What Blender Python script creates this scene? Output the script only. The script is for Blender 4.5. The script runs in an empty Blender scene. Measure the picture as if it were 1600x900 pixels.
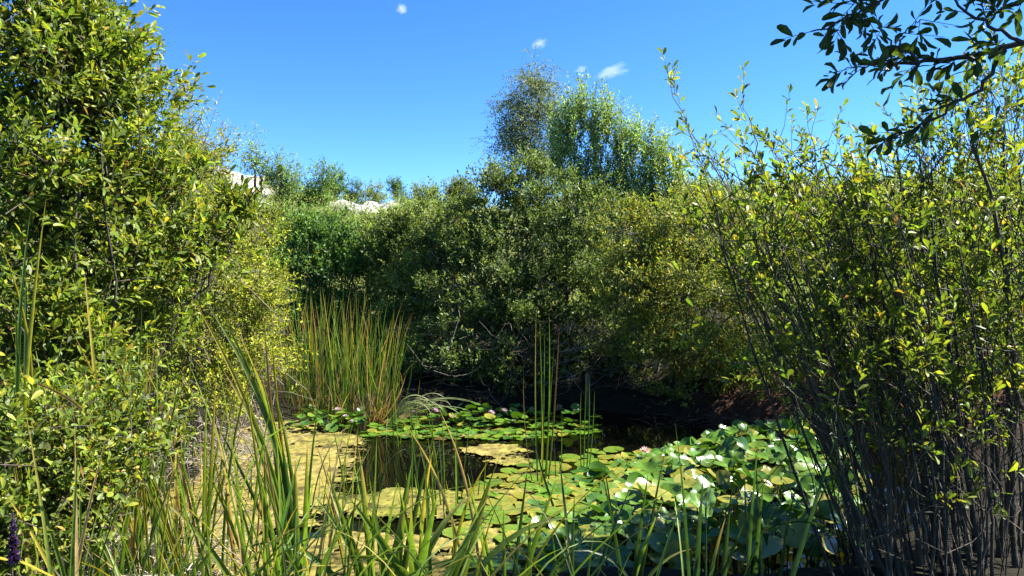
import bpy, math, random
import numpy as np
from mathutils import Matrix, Vector

# ------------------------------------------------------------------ camera, sky, sun, exposure
SC = bpy.context.scene
COL = SC.collection
F, EYE, HOR = 1150.0, 1.6, 430.0            # focal length in photo pixels, eye height over the water, horizon row
cam_d = bpy.data.cameras.new('camera'); cam = bpy.data.objects.new('camera', cam_d); COL.objects.link(cam)
cam_d.sensor_width = 36; cam_d.lens = 36*F/1600; cam_d.shift_y = -(450-HOR)/1600
cam_d.clip_start = 0.05; cam_d.clip_end = 5000
cam.location = (0, 0, EYE); cam.rotation_euler = (math.radians(90), 0, 0)
SC.camera = cam

SUN_EL = math.radians(48); SUN_AZ = math.atan2(0.95, 0.21)     # azimuth from +Y towards +X
SUN = Vector((math.sin(SUN_AZ)*math.cos(SUN_EL), math.cos(SUN_AZ)*math.cos(SUN_EL), math.sin(SUN_EL)))
world = bpy.data.worlds.new('World'); SC.world = world; world.use_nodes = True
wt = world.node_tree; wt.nodes.clear()
sky = wt.nodes.new('ShaderNodeTexSky'); sky.sky_type = 'NISHITA'; sky.sun_disc = False
sky.sun_elevation = SUN_EL; sky.sun_rotation = SUN_AZ; sky.ozone_density = 2.2; sky.dust_density = 0.0; sky.air_density = 0.85; sky.altitude = 5000
hs = wt.nodes.new('ShaderNodeHueSaturation'); hs.inputs['Saturation'].default_value = 1.25; hs.inputs['Hue'].default_value = 0.503
bg = wt.nodes.new('ShaderNodeBackground'); bg.inputs['Strength'].default_value = 0.101
wo = wt.nodes.new('ShaderNodeOutputWorld')
wt.links.new(sky.outputs[0], hs.inputs['Color']); wt.links.new(hs.outputs[0], bg.inputs[0]); wt.links.new(bg.outputs[0], wo.inputs[0])
sun_d = bpy.data.lights.new('sun', 'SUN'); sun_d.energy = 5.0; sun_d.angle = math.radians(0.53); sun_d.color = (1.0, 0.96, 0.89)
sun = bpy.data.objects.new('sun', sun_d); COL.objects.link(sun)
sun.rotation_euler = SUN.to_track_quat('Z', 'Y').to_euler(); sun.location = SUN*30
vs = SC.view_settings
vs.view_transform = 'Standard'; vs.look = 'None'; vs.gamma = 1; vs.use_curve_mapping = False; vs.exposure = 2.0
cy = SC.cycles
cy.max_bounces = 8; cy.diffuse_bounces = 5; cy.glossy_bounces = 3; cy.transmission_bounces = 4; cy.transparent_max_bounces = 6
cy.caustics_reflective = False; cy.caustics_refractive = False; cy.sample_clamp_indirect = 6
cy.use_denoising = True
try:
    cy.denoiser = 'OPENIMAGEDENOISE'; cy.denoising_input_passes = 'RGB_ALBEDO_NORMAL'; cy.denoising_prefilter = 'ACCURATE'
except Exception: pass

R = np.random.default_rng(7)
random.seed(7)

# ------------------------------------------------------------------ helpers
def P(px, py, d):
    return np.array([(px-800)/F*d, d, EYE-(py-HOR)/F*d])
def px_of(p):
    p = np.atleast_2d(p); y = np.maximum(p[:, 1], 0.05)
    return np.stack([800+p[:, 0]/y*F, HOR-(p[:, 2]-EYE)/y*F], 1)
def nrm(v):
    return v/np.maximum(np.linalg.norm(v, axis=-1, keepdims=True), 1e-9)
_perm = np.random.default_rng(3).random((256, 256))
def vnoise(x, y):
    xi = np.floor(x).astype(int); yi = np.floor(y).astype(int); fx = x-xi; fy = y-yi
    fx = fx*fx*(3-2*fx); fy = fy*fy*(3-2*fy)
    a = _perm[xi & 255, yi & 255]; b = _perm[(xi+1) & 255, yi & 255]; c = _perm[xi & 255, (yi+1) & 255]; d = _perm[(xi+1) & 255, (yi+1) & 255]
    return (a*(1-fx)+b*fx)*(1-fy)+(c*(1-fx)+d*fx)*fy
def fbm(x, y, o=4):
    s = 0; a = 0.5
    for k in range(o):
        s = s+a*vnoise(x*2**k+17*k, y*2**k+31*k); a *= 0.5
    return s/(1-0.5**o)
def sstep(a, b, x):
    t = np.clip((x-a)/(b-a), 0, 1); return t*t*(3-2*t)

def raw_mesh(name, V, loops, sizes, mat, col=None, smooth=False):
    me = bpy.data.meshes.new(name)
    V = np.ascontiguousarray(V, np.float32); loops = np.ascontiguousarray(loops, np.int32); sizes = np.asarray(sizes, np.int32)
    me.vertices.add(len(V)); me.vertices.foreach_set('co', V.ravel())
    me.loops.add(len(loops)); me.loops.foreach_set('vertex_index', loops)
    me.polygons.add(len(sizes)); st = np.zeros(len(sizes), np.int32); st[1:] = np.cumsum(sizes)[:-1]
    me.polygons.foreach_set('loop_start', st)
    me.polygons.foreach_set('use_smooth', np.full(len(sizes), smooth, bool))
    me.update(calc_edges=True)
    if col is not None:
        c = np.ones((len(V), 4), np.float32); c[:, :3] = col
        at = me.attributes.new('col', 'FLOAT_COLOR', 'POINT'); at.data.foreach_set('color', c.ravel())
    me.materials.append(mat)
    return me
def link(name, me, parent=None, **props):
    o = bpy.data.objects.new(name, me); COL.objects.link(o)
    if parent is not None:
        o.parent = parent
        if me is not None: o.matrix_parent_inverse = Matrix.Translation(-parent.location)
    for k, v in props.items(): o[k] = v
    return o
def thing(name, label, cat, loc, group=None):
    o = bpy.data.objects.new(name, None); COL.objects.link(o); o.empty_display_size = 0.1
    o.location = [float(a) for a in loc]; o['label'] = label; o['category'] = cat
    if group: o['group'] = group
    return o

# tubes: one polyline -> verts, loops
def tube(pts, rad, sides=6):
    pts = np.asarray(pts, float); n = len(pts); rad = np.broadcast_to(np.asarray(rad, float), (n,))
    t = nrm(np.gradient(pts, axis=0)); ref = np.array([0.31, 0.93, 0.17])
    a = nrm(np.cross(t, ref)); b = np.cross(t, a)
    th = np.arange(sides)/sides*2*math.pi
    V = pts[:, None]+rad[:, None, None]*(np.cos(th)[None, :, None]*a[:, None]+np.sin(th)[None, :, None]*b[:, None])
    i = np.arange(n-1)[:, None]*sides; j = np.arange(sides)[None]; k = (j+1) % sides
    q = np.stack([i+j, i+k, i+sides+k, i+sides+j], -1).reshape(-1, 4)
    return V.reshape(-1, 3), q
class Acc:
    def __init__(s): s.V = []; s.Q = []; s.C = []; s.n = 0
    def add(s, V, Q, c=None):
        s.V.append(V); s.Q.append(Q+s.n); s.n += len(V)
        s.C.append(np.broadcast_to(np.asarray(c if c is not None else (.1, .1, .1), float), (len(V), 3)))
    def mesh(s, name, mat, smooth=True):
        V = np.concatenate(s.V); Q = np.concatenate(s.Q); C = np.concatenate(s.C)
        return raw_mesh(name, V, Q.ravel(), np.full(len(Q), 4), mat, C, smooth)
def curve_pts(a, b, n=8, sag=0.1, wob=0.03, rng=R):
    a = np.asarray(a, float); b = np.asarray(b, float); t = np.linspace(0, 1, n)[:, None]
    L = np.linalg.norm(b-a); bend = rng.normal(0, 1, 3)*sag*L
    p = a+(b-a)*t+np.sin(t*math.pi)*bend
    w = rng.normal(0, wob*L, (n, 3)); w[0] = 0; w[-1] = 0
    return p+w

# ------------------------------------------------------------------ materials
def new_mat(name):
    m = bpy.data.materials.new(name); m.use_nodes = True; nt = m.node_tree; nt.nodes.clear()
    out = nt.nodes.new('ShaderNodeOutputMaterial'); return m, nt, out
def N(nt, t, **kw):
    n = nt.nodes.new(t)
    for k, v in kw.items(): setattr(n, k, v)
    return n
def leaf_mat(name, rough=0.45, spec=0.5, trans=0.35, tint=(1.35, 1.35, 0.6), coord_scale=60, var=0.35):
    m, nt, out = new_mat(name)
    at = N(nt, 'ShaderNodeAttribute', attribute_name='col')
    tc = N(nt, 'ShaderNodeTexCoord'); no = N(nt, 'ShaderNodeTexNoise'); no.inputs['Scale'].default_value = coord_scale; no.inputs['Detail'].default_value = 2
    nt.links.new(tc.outputs['Object'], no.inputs['Vector'])
    mr = N(nt, 'ShaderNodeMapRange'); mr.inputs[1].default_value = 0.25; mr.inputs[2].default_value = 0.75; mr.inputs[3].default_value = 1-var; mr.inputs[4].default_value = 1+var
    nt.links.new(no.outputs[0], mr.inputs[0])
    mu = N(nt, 'ShaderNodeVectorMath', operation='SCALE'); nt.links.new(at.outputs['Color'], mu.inputs[0]); nt.links.new(mr.outputs[0], mu.inputs['Scale'])
    pb = N(nt, 'ShaderNodeBsdfPrincipled'); pb.inputs['Roughness'].default_value = rough; pb.inputs['Specular IOR Level'].default_value = spec
    nt.links.new(mu.outputs[0], pb.inputs['Base Color'])
    tl = N(nt, 'ShaderNodeBsdfTranslucent')
    tm = N(nt, 'ShaderNodeVectorMath', operation='MULTIPLY'); tm.inputs[1].default_value = tint
    nt.links.new(mu.outputs[0], tm.inputs[0]); nt.links.new(tm.outputs[0], tl.inputs[0])
    mx = N(nt, 'ShaderNodeMixShader'); mx.inputs[0].default_value = trans
    nt.links.new(pb.outputs[0], mx.inputs[1]); nt.links.new(tl.outputs[0], mx.inputs[2]); nt.links.new(mx.outputs[0], out.inputs[0])
    return m
def solid_mat(name, rough=0.8, spec=0.3, coord_scale=40, var=0.4, bump=0.0, bump_scale=60):
    m, nt, out = new_mat(name)
    at = N(nt, 'ShaderNodeAttribute', attribute_name='col')
    tc = N(nt, 'ShaderNodeTexCoord'); no = N(nt, 'ShaderNodeTexNoise'); no.inputs['Scale'].default_value = coord_scale; no.inputs['Detail'].default_value = 4
    nt.links.new(tc.outputs['Object'], no.inputs['Vector'])
    mr = N(nt, 'ShaderNodeMapRange'); mr.inputs[1].default_value = 0.25; mr.inputs[2].default_value = 0.75; mr.inputs[3].default_value = 1-var; mr.inputs[4].default_value = 1+var
    nt.links.new(no.outputs[0], mr.inputs[0])
    mu = N(nt, 'ShaderNodeVectorMath', operation='SCALE'); nt.links.new(at.outputs['Color'], mu.inputs[0]); nt.links.new(mr.outputs[0], mu.inputs['Scale'])
    pb = N(nt, 'ShaderNodeBsdfPrincipled'); pb.inputs['Roughness'].default_value = rough; pb.inputs['Specular IOR Level'].default_value = spec
    nt.links.new(mu.outputs[0], pb.inputs['Base Color'])
    if bump:
        n2 = N(nt, 'ShaderNodeTexNoise'); n2.inputs['Scale'].default_value = bump_scale; n2.inputs['Detail'].default_value = 5
        nt.links.new(tc.outputs['Object'], n2.inputs['Vector'])
        bp = N(nt, 'ShaderNodeBump'); bp.inputs['Strength'].default_value = 0.8; bp.inputs['Distance'].default_value = bump
        nt.links.new(n2.outputs[0], bp.inputs['Height']); nt.links.new(bp.outputs[0], pb.inputs['Normal'])
    nt.links.new(pb.outputs[0], out.inputs[0])
    return m
M_LEAF = leaf_mat('willow_leaf', 0.46, 0.3, 0.46)
M_FAR = leaf_mat('shrub_leaf', 0.5, 0.2, 0.36)
M_BLADE = leaf_mat('reed_blade', 0.45, 0.35, 0.46, coord_scale=25, var=0.25)
M_PAD = leaf_mat('lily_pad_leaf', 0.30, 0.4, 0.16, coord_scale=14, var=0.3)
def pad_veins():
    m = leaf_mat('lily_pad_veined', 0.30, 0.4, 0.16, coord_scale=2.2, var=0.3); nt = m.node_tree
    pb = next(n for n in nt.nodes if n.type == 'BSDF_PRINCIPLED'); src = pb.inputs['Base Color'].links[0].from_socket
    tc = next(n for n in nt.nodes if n.type == 'TEX_COORD'); sx = N(nt, 'ShaderNodeSeparateXYZ'); nt.links.new(tc.outputs['Object'], sx.inputs[0])
    at = N(nt, 'ShaderNodeMath', operation='ARCTAN2'); nt.links.new(sx.outputs[1], at.inputs[0]); nt.links.new(sx.outputs[0], at.inputs[1])
    mu = N(nt, 'ShaderNodeMath', operation='MULTIPLY'); mu.inputs[1].default_value = 8; nt.links.new(at.outputs[0], mu.inputs[0])
    si = N(nt, 'ShaderNodeMath', operation='COSINE'); nt.links.new(mu.outputs[0], si.inputs[0])
    ab = N(nt, 'ShaderNodeMath', operation='ABSOLUTE'); nt.links.new(si.outputs[0], ab.inputs[0])
    mr = N(nt, 'ShaderNodeMapRange'); mr.inputs[1].default_value = .9; mr.inputs[2].default_value = 1; mr.inputs[3].default_value = 0; mr.inputs[4].default_value = .28; nt.links.new(ab.outputs[0], mr.inputs[0])
    mx = N(nt, 'ShaderNodeMix', data_type='RGBA'); mx.inputs['B'].default_value = (.17, .21, .05, 1); nt.links.new(mr.outputs[0], mx.inputs['Factor']); nt.links.new(src, mx.inputs['A'])
    no = N(nt, 'ShaderNodeTexNoise'); no.inputs['Scale'].default_value = 2.6; no.inputs['Detail'].default_value = 5; oi = N(nt, 'ShaderNodeObjectInfo'); no.noise_dimensions = '4D'
    ml = N(nt, 'ShaderNodeMath', operation='MULTIPLY'); ml.inputs[1].default_value = 40; nt.links.new(oi.outputs['Random'], ml.inputs[0]); nt.links.new(ml.outputs[0], no.inputs['W']); nt.links.new(tc.outputs['Object'], no.inputs['Vector'])
    m2 = N(nt, 'ShaderNodeMapRange'); m2.inputs[1].default_value = .66; m2.inputs[2].default_value = .74; nt.links.new(no.outputs[0], m2.inputs[0])
    m3 = N(nt, 'ShaderNodeMix', data_type='RGBA'); m3.inputs['B'].default_value = (.16, .085, .02, 1); nt.links.new(m2.outputs[0], m3.inputs['Factor']); nt.links.new(mx.outputs['Result'], m3.inputs['A'])
    nt.links.new(m3.outputs['Result'], pb.inputs['Base Color'])
    bp = N(nt, 'ShaderNodeBump'); bp.inputs['Strength'].default_value = .04; bp.inputs['Distance'].default_value = .01; nt.links.new(ab.outputs[0], bp.inputs['Height']); nt.links.new(bp.outputs[0], pb.inputs['Normal'])
    return m
M_PADV = pad_veins()
M_PETAL = leaf_mat('lily_petal', 0.5, 0.3, 0.3, tint=(1, .9, .95), var=0.08)
M_BARK = solid_mat('bark', 0.75, 0.35, 30, 0.45, 0.004, 120)
M_DRY = solid_mat('dry_stalk', 0.8, 0.2, 25, 0.35)
M_GROUND = solid_mat('ground_soil', 0.95, 0.1, 9, 0.5, 0.03, 14)
M_ALGAE = solid_mat('algae_scum', 0.85, 0.2, 30, 0.22, 0.006, 70)
def water_mat():
    m, nt, out = new_mat('pond_water')
    pb = N(nt, 'ShaderNodeBsdfPrincipled'); pb.inputs['Base Color'].default_value = (0.0022, 0.002, 0.0012, 1)
    pb.inputs['Roughness'].default_value = 0.03; pb.inputs['IOR'].default_value = 1.33
    tc = N(nt, 'ShaderNodeTexCoord'); no = N(nt, 'ShaderNodeTexNoise'); no.inputs['Scale'].default_value = 3.0; no.inputs['Detail'].default_value = 2
    bp = N(nt, 'ShaderNodeBump'); bp.inputs['Strength'].default_value = 0.12; bp.inputs['Distance'].default_value = 0.02
    nt.links.new(tc.outputs['Object'], no.inputs['Vector']); nt.links.new(no.outputs[0], bp.inputs['Height']); nt.links.new(bp.outputs[0], pb.inputs['Normal'])
    nt.links.new(pb.outputs[0], out.inputs[0]); return m
M_WATER = water_mat()

# ------------------------------------------------------------------ ground and pond
PCX, PCY, PA, PB = 0.35, 6.3, 3.35, 2.55
_RU = np.array([-1.5, -.60, -.40, -.32, -.2, -.1, 0, .25, .5, 1.5]); _RP = np.array([235, 240, 252, 285, 306, 312, 322, 305, 300, 300])
def pond_s(x, y):
    an = np.arctan2((y-PCY)/PB, (x-PCX)/PA)
    w = 1+0.07*np.sin(3*an+1.0)+0.05*np.sin(5*an+.4)+0.03*np.sin(9*an)
    return np.sqrt(((x-PCX)/PA)**2+((y-PCY)/PB)**2)/w
def ground_h(x, y):
    x = np.asarray(x, float); y = np.asarray(y, float)
    s = pond_s(x, y)
    h = -0.35+0.35*sstep(0.86, 1.0, s)+0.17*sstep(0.99, 1.12, s)
    right = sstep(1.2, 3.2, x)*sstep(5.5, 7.5, y); far = sstep(8.2, 10.5, y)
    h = h+sstep(1.0, 1.5, s)*(0.45*right+0.35*far)
    h = h+(fbm(x*0.9, y*0.9)-.5)*0.12*sstep(1.0, 1.15, s)+(fbm(x*5+9, y*5)-.5)*0.06*sstep(1.0, 1.1, s)
    yy = np.maximum(y, 1.0); u = x/yy
    top = EYE+(HOR-np.interp(u, _RU, _RP))/F*34
    ramp = sstep(17, 36, y)
    return h+ramp*(top-0.6)+ramp*((fbm(x*.25+5, y*.25)-.5)*1.6+(fbm(x*1.1, y*1.1+7)-.5)*.8)+sstep(60, 400, y)*6
def gz(x, y): return float(ground_h(np.array([x]), np.array([y]))[0])
def build_ground():
    xs = np.concatenate([-np.geomspace(400, 22.5, 22), np.linspace(-22, -6.1, 90), np.linspace(-5.9, 6.9, 150), np.geomspace(7, 400, 40)])
    ys = np.concatenate([-np.geomspace(120, 1, 14), np.linspace(-.9, 12, 150), np.geomspace(12.2, 60, 90), np.geomspace(62, 900, 20)])
    X, Y = np.meshgrid(xs, ys); Z = ground_h(X, Y)
    V = np.stack([X, Y, Z], -1).reshape(-1, 3); nx, ny = len(xs), len(ys)
    i = np.arange(ny-1)[:, None]*nx+np.arange(nx-1)[None]
    Q = np.stack([i, i+1, i+nx+1, i+nx], -1).reshape(-1, 4)
    x, y = V[:, 0], V[:, 1]
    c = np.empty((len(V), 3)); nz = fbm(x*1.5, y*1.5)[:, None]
    c[:] = np.array([.012, .009, .006])*(1-nz)+np.array([.02, .018, .009])*nz  # almost black, so the deep shade under the bank bushes sits in the colour
    soil = (sstep(1.6, 2.9, x)*sstep(6.2, 7.4, y)*(1-sstep(8.8, 9.8, y)))[:, None]
    c = c*(1-soil)+np.array([.075, .034, .02])*soil*(0.6+.8*nz)
    hill = sstep(15, 20, y)[:, None]; c = c*(1-hill)+hill*(np.array([.07, .095, .03])*(1-nz)+np.array([.14, .13, .05])*nz)
    p = px_of(V); e1 = ((p[:, 0]-372)/52)**2+((p[:, 1]-282-(p[:, 0]-372)*.62)/26)**2; e2 = ((p[:, 0]-560)/62)**2+((p[:, 1]-315-(p[:, 0]-560)*.2)/17)**2
    f = fbm(x*1.6, y*1.6)*2.6-1.3
    ch = np.maximum(sstep(1.2, .6, e1+f*.8), sstep(1.2, .6, e2+f*.9))*(y > 18)*(y < 60); ch = ch[:, None]
    c = c*(1-ch)+np.array([.34, .325, .30])*ch*(.35+1.3*fbm(x*3, y*3)[:, None])
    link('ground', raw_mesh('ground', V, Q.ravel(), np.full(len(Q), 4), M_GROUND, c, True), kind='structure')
build_ground()
def build_water():
    n = 64; an = np.arange(n)/n*2*math.pi
    w = (1+0.07*np.sin(3*an+1.0)+0.05*np.sin(5*an+.4)+0.03*np.sin(9*an))*1.04
    V = np.stack([PCX+PA*w*np.cos(an), PCY+PB*w*np.sin(an), np.zeros(n)], 1)
    me = raw_mesh('pond_water', V, np.arange(n), [n], M_WATER); link('pond_water', me, kind='structure')
build_water()

# algae scum: islands of a fine grid where the mats lie
def algae_mask(x, y):
    d = y; px = 800+x/d*F; py = HOR+EYE/d*F
    m = np.full(x.shape, -1.0)
    for cx, cy_, rx, ry, k in ((420, 735, 135, 85, 1), (500, 690, 75, 14, 1), (640, 792, 120, 25, 1), (330, 820, 190, 70, 1), (560, 850, 170, 26, .8), (766, 708, 56, 13, 1), (785, 725, 60, 6, 1), (745, 850, 60, 60, .7), (720, 800, 60, 25, .7), (700, 684, 120, 4, .8), (800, 760, 60, 30, .45), (620, 775, 60, 6, .7), (520, 895, 360, 42, 1.1)):
        m = np.maximum(m, k*(1-((px-cx)/rx)**2-((py-cy_)/ry)**2))
    for cx, cy_, rx, ry in ((672, 735, 118, 32), (455, 838, 55, 12), (610, 826, 70, 13), (560, 765, 40, 12)):
        m = m-1.6*np.clip(1.2-((px-cx)/rx)**2-((py-cy_)/ry)**2, 0, 1)
    return m+(fbm(x*3, y*6, 5)-.5)*1.5+(fbm(x*14, y*22, 3)-.5)*1.3
def build_algae():
    st = 0.022; xs = np.arange(-3.2, 1.6, st); ys = np.arange(3.4, 8.6, st)
    X, Y = np.meshgrid(xs, ys); nx, ny = len(xs), len(ys)
    jx = X+R.normal(0, st*.22, X.shape); jy = Y+R.normal(0, st*.22, Y.shape)
    m = algae_mask(X, Y); ok = (m+(R.random(m.shape)-.5)*.3 > 0) & (pond_s(X, Y) < 1.03)
    Z = 0.005+0.016*fbm(X*9, Y*9)+0.014*R.random(X.shape)*sstep(0, .3, m)
    V = np.stack([jx, jy, Z], -1).reshape(-1, 3)
    i = (np.arange(ny-1)[:, None]*nx+np.arange(nx-1)[None])
    i0 = i
    keep = ok[:-1, :-1] & ok[1:, :-1] & ok[:-1, 1:] & ok[1:, 1:]
    i = i[keep]; Q = np.stack([i, i+1, i+nx+1, i+nx], -1)
    keep2 = ((m[:-1, :-1] > -.16+.3*R.random(i0.shape)) & (pond_s(X, Y)[:-1, :-1] < 1.0) & ~keep); j = i0[keep2]; QF = np.stack([j, j+1, j+nx+1, j+nx], -1)
    VF = V.copy(); VF[:, 2] = .0035+.0015*fbm(VF[:, 0]*30, VF[:, 1]*30)
    used = np.unique(QF); mp = np.full(len(V), -1); mp[used] = np.arange(len(used))
    cf = np.array([.055, .05, .012])*(.4+1.3*fbm(VF[used][:, 0]*11, VF[used][:, 1]*11)[:, None])
    link('algae_film', raw_mesh('algae_film', VF[used], mp[QF].ravel(), np.full(len(QF), 4), M_ALGAE, cf, True), label='thin dark olive algae film fringing the tan scum', category='algae', kind='stuff')
    used = np.unique(Q); mp = np.full(len(V), -1); mp[used] = np.arange(len(used)); V = V[used]; Q = mp[Q]
    n1 = fbm(V[:, 0]*4, V[:, 1]*4)[:, None]; n2 = fbm(V[:, 0]*1.2+3, V[:, 1]*1.2)[:, None]
    n3 = fbm(V[:, 0]*22, V[:, 1]*22, 3)[:, None]; n4 = fbm(V[:, 0]*7+5, V[:, 1]*13, 3)[:, None]
    c = np.array([.22, .165, .05])*n1+np.array([.155, .14, .022])*(1-n1)
    g = sstep(.48, .66, n2); c = c*(1-g*.6)+np.array([.12, .13, .014])*g*.6
    isl = sstep(.02, .3, V[:, 0]+.25)[:, None]; c = c*(1-isl*.6)+np.array([.15, .145, .016])*isl*.6
    c = 1.0*c*(.45+1.1*n3)*(1-.65*sstep(.58, .75, n4)); c = np.where(R.random((len(V), 1)) < .12, c*.4, c)
    link('algae_mat', raw_mesh('algae_mat', V, Q.ravel(), np.full(len(Q), 4), M_ALGAE, c, True), label='tan and yellow algae scum floating on the dark pond', category='algae', kind='stuff')
build_algae()

# ------------------------------------------------------------------ leaves
T_KITE = (np.array([[0, 0, 0], [.5, -.5, .07], [1, 0, -.06], [.5, .5, .07]]), [(0, 1, 2), (0, 2, 3)])
T_LEAF = (np.array([[0, 0, 0], [.28, -.30, .05], [.62, -.5, .06], [.91, -.33, -.01], [1, 0, -.06], [.91, .33, -.01], [.62, .5, .06], [.28, .30, .05], [.30, 0, 0], [.64, 0, .0]]),
          [(0, 1, 8), (8, 1, 2, 9), (9, 2, 3, 4), (0, 8, 7), (8, 9, 6, 7), (9, 4, 5, 6)])
def leaves_mesh(name, pos, d, n, L, W, col, tmpl, mat):
    T, FC = tmpl; K = len(T); n_ = len(pos); s = np.cross(n, d); curl = R.uniform(-.6, 2.6, n_)*L
    V = pos[:, None]+(T[None, :, 0:1]*L[:, None, None])*d[:, None]+(T[None, :, 1:2]*W[:, None, None])*s[:, None]+(T[None, :, 2:3]*curl[:, None, None])*n[:, None]
    fl = np.concatenate([np.array(f) for f in FC]); sz = np.array([len(f) for f in FC])
    loops = (np.arange(n_)[:, None]*K+fl[None]).ravel(); sizes = np.tile(sz, n_)
    return raw_mesh(name, V.reshape(-1, 3), loops, sizes, mat, np.repeat(col, K, 0))
def pick_colors(n, pal, rng, jit=0.18):
    pal = np.array([p[:3] for p in pal]); 
    return pal
def colours(n, pal, rng, jit=0.2):
    w = np.array([p[3] for p in pal], float); w /= w.sum(); i = rng.choice(len(pal), n, p=w)
    c = np.array([p[:3] for p in pal])[i]
    return np.clip(c*(1+rng.normal(0, jit, (n, 1)))*(1+rng.normal(0, .06, (n, 3))), .004, .9)
def twig_leaves(start, tdir, tlen, k, leaf_len, leaf_w, rng, droop=0.0, up=0.7, spread=0.8, tuft=0.0, facing=None):
    """k leaves along each twig; returns pos, dir, normal, L, W, twig index"""
    n = len(start); t = (np.arange(k)+rng.random((n, k)))/k; t = t**(1-0.45*tuft)
    a = nrm(np.cross(tdir, rng.normal(0, 1, (n, 3)))); b = np.cross(tdir, a)
    ph = np.arange(k)[None]*2.39996+rng.random((n, 1))*6.28
    rad = np.cos(ph)[..., None]*a[:, None]+np.sin(ph)[..., None]*b[:, None]
    bend = np.array([0, 0, -1.0])*droop
    pos = start[:, None]+tdir[:, None]*(t*tlen[:, None])[..., None]+bend*(t**2*tlen[:, None])[..., None]
    d = nrm(tdir[:, None]*(0.45+.5*t[..., None])+rad*spread+rng.normal(0, .18, rad.shape)+np.array([0, 0, -.25*droop]))
    nn = np.array([0, 0, up])+tdir[:, None]*.35+rng.normal(0, .5, rad.shape)+np.array(SUN)*.55+(0 if facing is None else facing[:, None]*.5)
    nn = nrm(nn-(nn*d).sum(-1, keepdims=True)*d)
    L = leaf_len*(0.45+.85*rng.random((n, k)))*(1-.2*t); W = L*leaf_w*(.85+.3*rng.random((n, k)))
    idx = np.repeat(np.arange(n), k)
    f = lambda q: q.reshape(-1, 3)
    return f(pos), f(d), f(nn), L.ravel(), W.ravel(), idx
def sample_lobes(lobes, n, rng, shell=0.5, rough=0.28, clus=0, clus_r=.2):
    """twig origins and outward directions inside lumpy ellipsoids; lobes rows cx cy cz rx ry rz weight"""
    lob = np.array(lobes, float); w = lob[:, 6]*(lob[:, 3]*lob[:, 5])**.9; w /= w.sum()
    full = n; n = max(8, n//clus) if clus else n
    i = rng.choice(len(lob), n, p=w); u = nrm(rng.normal(0, 1, (n, 3)))
    th = np.arctan2(u[:, 1], u[:, 0])*2.2+i*7.3; ph = u[:, 2]*3.1+i*3.7
    bump = 1+rough*(fbm(th+50, ph+50, 3)-.5)*2.4
    r = (shell+(1-shell)*rng.random(n)**.6)*bump
    p = lob[i, :3]+u*r[:, None]*lob[i, 3:6]
    out = nrm(u/lob[i, 3:6]*lob[i, 3:6].mean(1, keepdims=True))
    if clus:
        q = rng.integers(0, n, full); g = rng.normal(0, 1, (full, 3))*rng.uniform(.5, 1.3, (n, 1))[q]
        p = p[q]+g*clus_r*lob[i[q], 3:6].mean(1, keepdims=True)*np.array([1.1, 1.1, .5]); out = nrm(out[q]+g*.35); i = i[q]
    return p, out, i
def LB(px, py, d, rpx, rpy, ry, w=1.0):
    c = P(px, py, d); return (c[0], c[1], c[2], rpx/F*d, ry, rpy/F*d, w)

def add_leaf_objects(root, pos, d, n, L, W, col, count, mat, tmpl=T_LEAF, name='leaf', rng=R):
    """the leaves that show largest become objects of their own; returns the mask of those left over"""
    pr = px_of(pos+d*L[:, None]*.5); inf = (pr[:, 0] > 2) & (pr[:, 0] < 1598) & (pr[:, 1] > 2) & (pr[:, 1] < 898) & (pos[:, 1] > .6)
    face = np.abs((n*nrm(pos-np.array([0, 0, EYE]))).sum(1))
    size = np.where(inf, (.35+face)*L*W/np.maximum(pos[:, 1], .3)**2, -1)
    top = np.argsort(-size)[:count]; top = top[size[top] > 0]
    protos = []
    key = col[top].sum(1); order = np.argsort(key); groups = np.array_split(order, 8)
    s = np.cross(n, d); base = root.location
    for g in groups:
        if len(g) == 0: continue
        mc = col[top[g]].mean(0); T, FC = tmpl
        me = raw_mesh(name, T, np.concatenate([np.array(f) for f in FC]), [len(f) for f in FC], mat, np.tile(mc, (len(T), 1)))
        for k in top[g]:
            cu = float(R.uniform(.5, 2.8))
            o = bpy.data.objects.new(name, me); COL.objects.link(o); o.parent = root
            m = Matrix.Identity(4)
            for r_ in range(3):
                m[r_][0] = d[k, r_]*L[k]; m[r_][1] = s[k, r_]*W[k]; m[r_][2] = n[k, r_]*L[k]*cu; m[r_][3] = pos[k, r_]-base[r_]
            o.matrix_local = m
    left = np.ones(len(pos), bool); left[top] = False
    return left

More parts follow.
